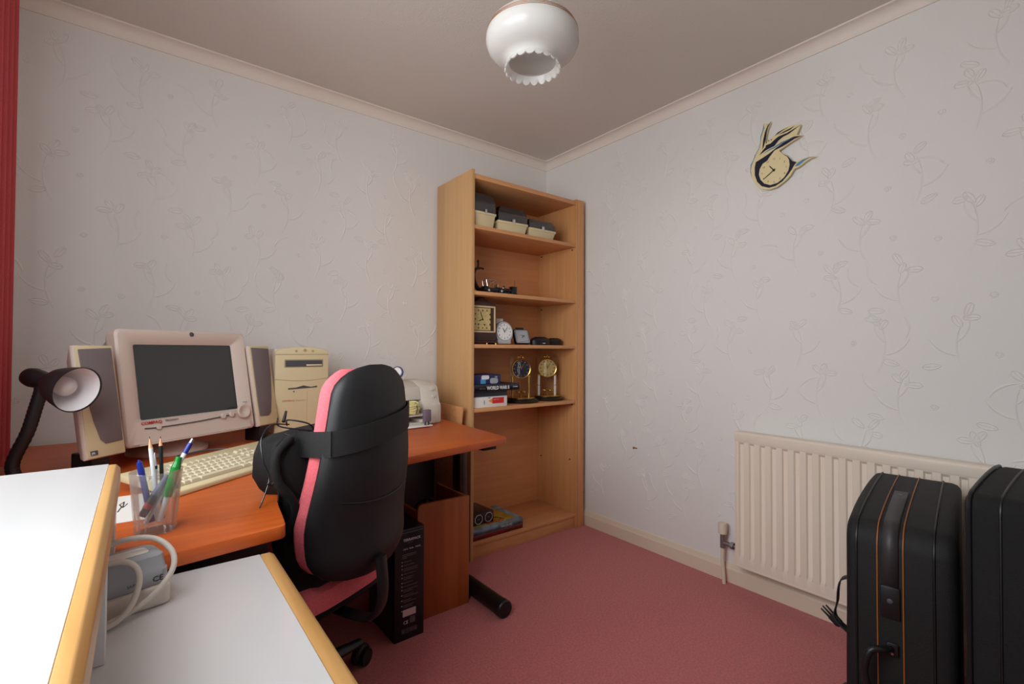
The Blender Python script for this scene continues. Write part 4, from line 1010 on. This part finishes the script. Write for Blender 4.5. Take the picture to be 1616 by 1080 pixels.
hand(mk, (mcx, 0, mcz), R(112), .050, .0018, -.0068); hand(mk, (mcx, 0, mcz), R(200), .030, .0022, -.0062)
for (dx, dz) in ((-.028, -.028), (.012, -.030)): MB().cyl((mcx+dx, -.006, mcz+dz), (mcx+dx, -.0045, mcz+dz), .0045, n=12).build('winding_hole', INK, mk)

# card behind, oval clock, square clock
cdh = thing('small_carton', 'black and white carton standing behind the silver oval clock', 'box', (1.610, 2.270, 1.1295), R(-8))
MB().box((0, 0, 0), (.078, .04, .135)).build('carton_body', BOXB, cdh, bev=.001)
MB().box((-.0005, -.001, .125), (.0785, .0405, .1545)).build('carton_lid', PAPERW, cdh, bev=.001)
MB().box((.0, -.0012, .085), (.022, -.0002, .12)).build('white_corner', PAPERW, cdh)
ov = thing('alarm_clock', 'silver oval alarm clock with white dial on the third shelf', 'clock', (1.632, 2.165, 1.1342), R(-10), R(-6))
def ell(a_, b_, y, cz, n=36, tap=0): return [(a_*cos(2*pi*j/n)*(1 - tap*max(0, -sin(2*pi*j/n))), y, cz+b_*sin(2*pi*j/n)) for j in range(n)]
MB().rings([ell(.045, .056, .040, .066, tap=.1), ell(.055, .064, .030, .066), ell(.0585, .066, .010, .066), ell(.054, .062, 0, .066)]).build('case', SILVER, ov, smooth=True)
MB().box((-.043, .003, .0), (.043, .038, .045)).build('stand', SILVER, ov, bev=.006)
MB().rings([ell(.052, .054, -.001, .070), ell(.051, .053, -.005, .070), ell(.046, .048, -.005, .070), ell(.046, .048, -.001, .070)], cap=False).build('bezel', CHROME, ov, smooth=True)
MB().rings([ell(.047, .049, -.0005, .070), ell(.047, .049, -.002, .070)]).build('dial', DIALW, ov)
for k in range(1, 13):
    a = pi/2-2*pi*k/12; text('numeral', str(k), .011, INK, ov, (.037*cos(a), -.0022, .070+.038*sin(a)-.004), align='CENTER', bold=.0003)
hand(ov, (0, 0, .070), R(118), .026, .0018, -.0045); hand(ov, (0, 0, .070), R(52), .036, .0012, -.0052)
sqc = thing('alarm_clock', 'leaning square travel clock with silver face and black case, third shelf', 'clock', (1.735, 2.185, 1.1350), R(-12))
tq = Matrix.Rotation(-R(14), 4, 'X')
def tt2(mb): mb.v = [tuple(tq @ Vector((x+z*-.12, y, z))) for x, y, z in mb.v]; return mb
tt2(MB().prism(rrect(.098, .088, .010, 4, .045, .046), 0, .022, 'xz')).build('case', BLACKP, sqc, bev=.002)
tt2(MB().prism(rrect(.088, .078, .008, 4, .045, .046), -.0015, .001, 'xz')).build('silver_face', mat('satin silver', (176, 176, 182), .45, .2), sqc)
tt2(MB().tube([(x, -.0018, z) for x, z in rrect(.078, .070, .010, 4, .045, .046)]+[(.084, -.0018, .046-.035+.01)], .0009, 5)).build('dial_line', GREYD, sqc)
h = hand(sqc, (.040, 0, .048), R(168), .026, .0015, -.014); h.location = (0, .0, 0); h2 = hand(sqc, (.040, 0, .048), R(215), .020, .002, -.0145)
tt2(MB().box((.02, .004, .091), (.07, .018, .102))).build('snooze_bar', BLACKP, sqc, bev=.002)
# dark cases at right of the third shelf
def caseobj(x, y, rx_, ry_, rz_, label, name='spectacle_case', rz=0):
    o = thing(name, label, 'case', (x, y, 1.1295), rz, group='dark cases on the third shelf')
    rg = []
    for z, s in ((0, .86), (.003, .97), (rz_*.5, 1.0), (rz_*.52, 1.0), (rz_*.8, .86), (rz_, .5)):
        rg.append([(cos(2*pi*j/32)*rx_*s, sin(2*pi*j/32)*ry_*s, z) for j in range(32)])
    MB().rings(rg).build('shell', BLACKP, o, smooth=True)
    MB().tube([(cos(2*pi*j/32)*rx_*1.005, sin(2*pi*j/32)*ry_*1.005, rz_*.51) for j in range(33)], .0012, 5).build('seam', BRONZE, o)
    return o
caseobj(1.915, 2.185, .070, .038, .050, 'larger rounded black case lying on the third shelf', rz=R(-6))
caseobj(2.060, 2.215, .066, .034, .046, 'rounded black case at the right end of the third shelf', rz=R(4))
wt = thing('wrist_watch', 'small dark watch with a pale dial lying on the third shelf edge', 'watch', (1.865, 2.118, 1.1295), R(20))
MB().tube([(.032*cos(2*pi*j/20), .012*sin(2*pi*j/20)+.002, .008) for j in range(21)], .005, 8).build('watch_strap', BLACKP, wt, smooth=True)
MB().lathe([(.001, 0), (.011, 0), (.012, .003), (.010, .006), (.001, .0062)], 20, (.008, -.012, .007)).build('watch_dial', SILVER, wt, smooth=True)

# shelf four: boxes and books
def boxy(name, label, cat, loc, rz, size, m):
    o = thing(name, label, cat, loc, rz); MB().box((0, 0, 0), size).build('box_body' if cat == 'box' else 'cover', m, o, bev=.001); return o
z4 = .7895
b1 = boxy('white_carton', 'white carton with orange and red print, bottom of the stack', 'box', (1.386, 2.118, z4), 0, (.228, .24, .056), PAPERW)
MB().box((.128, -.0008, .018), (.205, 0, .050)).build('red_panel', BOXR, b1)
MB().prism([(.10, .034), (.127, .046), (.127, .020)], -.0008, 0, 'xz').build('orange_print', BOXO, b1)
text('lettering', 'BEST OF', .009, PINKLAB, b1, (.136, -.001, .036)); text('lettering', 'ART', .008, INK, b1, (.10, -.0008, .048)); text('lettering', 'nobel', .010, INK, b1, (.076, -.0008, .016), (pi/2, -pi/2, 0))
b2 = boxy('dark_box', 'charcoal box under the war book in the stack', 'box', (1.386, 2.126, z4+.0565), 0, (.232, .22, .030), DKBOOK)
b3 = thing('war_book', 'thick dark book with white spine lettering WORLD WAR II', 'book', (1.386, 2.100, z4+.087))
MB().box((0, 0, 0), (.302, .21, .003)).box((0, 0, .033), (.302, .21, .036)).box((0, 0, .003), (.302, .004, .033)).build('cover', DKBOOK, b3, bev=.001)
MB().box((.004, .0045, .0033), (.298, .205, .0327)).build('page_block', PAPERW, b3)
text('lettering', 'WORLD WAR II', .026, WPRINT, b3, (.078, -.0008, .009), sx=.82, bold=.0008); text('lettering', 'HISTORY', .009, GPRINT, b3, (.03, -.0008, .012), sx=1.1); text('lettering', 'STORIES', .009, WPRINT, b3, (.255, -.0008, .016), sx=1.0)
b4 = boxy('blue_carton', 'small blue carton with pictures on top of the stack', 'box', (1.386, 2.122, z4+.1235), 0, (.186, .14, .052), BOXBLUE)
MB().box((.052, -.0008, .004), (.085, 0, .030)).build('pale_blue_picture', CYAN, b4)
MB().prism(rrect(.05, .022, .008, 3, .082, .038), -.0012, 0, 'xz').build('white_picture', WPRINT, b4)
MB().prism(rrect(.052, .030, .010, 3, .140, .018), -.0010, 0, 'xz').build('grey_picture', GREYP, b4)
text('lettering', 'USB', .010, WPRINT, b4, (.145, -.001, .036))

# anniversary clocks
def annclock(x, y, label, dialm, hands, pill, rz):
    o = thing('anniversary_clock', label, 'clock', (x, y, z4), rz)
    MB().lathe([(.001, 0), (.102, 0), (.108, .006), (.104, .014), (.085, .020), (.082, .028), (.001, .030)], 48).build('base', BRONZE, o, smooth=True)
    MB().lathe([(.083, .024), (.0845, .027), (.083, .030), (.001, .0305)], 48).build('base_ring', BRASS, o, smooth=True)
    for sx_ in (-.052, .052):
        MB().cyl((sx_, .01, .030), (sx_, .01, .150), .006 if pill is BRASS else .0075, n=14).build('pillar', pill, o, smooth=True)
        MB().cyl((sx_, .01, .088), (sx_, .01, .092), .0085, n=14).build('collar', BRASS, o, smooth=True)
    MB().box((-.060, .002, .150), (.060, .018, .156)).build('top_plate', BRASS, o, bev=.001)
    MB().lathe([(.001, 0), (.058, 0), (.061, .004), (.058, .010), (.054, .008)], 44, (0, .004, .198), (0, -1, 0)).build('dial_rim', BRASS, o, smooth=True)
    MB().lathe([(.054, .0072), (.001, .0074)], 44, (0, .004, .198), (0, -1, 0)).build('dial', dialm, o)
    for k in range(12):
        a = 2*pi*k/12; p = Vector((.044*cos(a), -.0042, .198+.044*sin(a))); MB().box((p.x-.002, p.y, p.z-.005), (p.x+.002, p.y+.0008, p.z+.005), rotm(ry=pi/2-a)).build('hour_mark', hands, o)
    hand(o, (0, 0, .198), R(62), .034, .0014, -.0052, hands); hand(o, (0, 0, .198), R(105), .024, .0018, -.0048, hands)
    MB().ball((-.014, 0, .268), .010, sc3=(1.3, .7, .8)).ball((.010, 0, .266), .008).ball((0, 0, .277), .006).build('crest', BRASS, o, smooth=True)
    MB().cyl((0, .01, .05), (0, .01, .155), .0008, n=6).build('suspension_wire', BRASS, o)
    for k in range(4):
        a = pi/4+pi/2*k; pb = MB().ball((.024*cos(a), .01+.024*sin(a), .058), .0085); pb.cyl((0, .01, .060), (.024*cos(a), .01+.024*sin(a), .060), .0015, n=6); pb.build('pendulum_ball', BRASS, o, smooth=True)
    MB().lathe([(.001, .031), (.010, .031), (.006, .040), (.001, .044)], 16, (0, .01, 0)).build('pendulum_cup', BRASS, o, smooth=True)
    MB().lathe([(.074, .031), (.074, .235), (.070, .262), (.056, .282), (.03, .292), (.0005, .294)], 48).build('glass_dome', CLEAR, o, smooth=True)
    return o
annclock(1.800, 2.225, 'anniversary clock with dark blue dial under a glass dome', DARKDIAL, BRASS, BRASS, R(-22))
annclock(2.020, 2.235, 'anniversary clock with gold dial and white pillars under a glass dome', BRASSD, INK, mat('white onyx', (226, 214, 210), .3), R(-30))

# bottom shelf books
zb_ = .0865
k1 = thing('red_book', 'large dark red book lying flat at the bottom of the bookcase', 'book', (1.388, 2.122, zb_), 0)
MB().box((0, 0, 0), (.345, .27, .003)).box((0, 0, .021), (.345, .27, .024)).box((0, 0, .003), (.345, .004, .021)).build('cover', BOOKR, k1, bev=.001)
MB().box((.003, .0045, .0032), (.342, .266, .0208)).build('page_block', PAPERW, k1)
text('lettering', 'ILLUSTRATED ATLAS', .013, REDT, k1, (.09, -.0006, .007))
k2 = thing('picture_atlas', 'large picture book with blue spine and mustard cover, on the red book', 'book', (1.388, 2.120, zb_+.0245), 0)
MB().box((0, 0, 0), (.345, .27, .003)).box((0, 0, .003), (.345, .004, .030)).build('spine', BOOKB, k2, bev=.001)
MB().box((0, 0, .030), (.345, .27, .033)).build('front_cover', BOOKY, k2, bev=.001)
MB().box((.003, .0045, .0032), (.342, .266, .0298)).build('page_block', PAPERW, k2)
MB().prism([(.0, .0), (.345, .0), (.345, .27), (.30, .27), (.32, .03), (.0, .025)], .0331, .0334, 'xy').build('blue_border', BOOKB, k2)
text('lettering', 'BIRDS', .045, REDT, k2, (.12, .035, .0335), (0, 0, 0), bold=.001)
MB().tube(bez([(.10, .10, .0338), (.16, .12, .0338), (.22, .10, .0338), (.25, .05, .0338)], 16), [.002+.004*sin(pi*i/17) for i in range(17)], 6, .1).build('printed_curve', INK, k2)
text('lettering', 'WILDLIFE', .018, WPRINT, k2, (.19, -.0006, .009))
k3 = thing('black_box', 'black box with white octagon emblems lying on the picture book', 'box', (1.390, 2.165, zb_+.0585), R(3))
MB().box((0, 0, 0), (.175, .17, .062)).build('box_body', BOXB, k3, bev=.002)
for cx_ in (.072, .140):
    oct_ = [(cx_+.026*cos(R(22.5+45*k)), -.001, .031+.026*sin(R(22.5+45*k))) for k in range(9)]
    MB().tube(oct_, .0016, 5).build('octagon_emblem', WPRINT, k3); text('lettering', 'W', .018, GPRINT, k3, (cx_, -.0006, .025), align='CENTER')
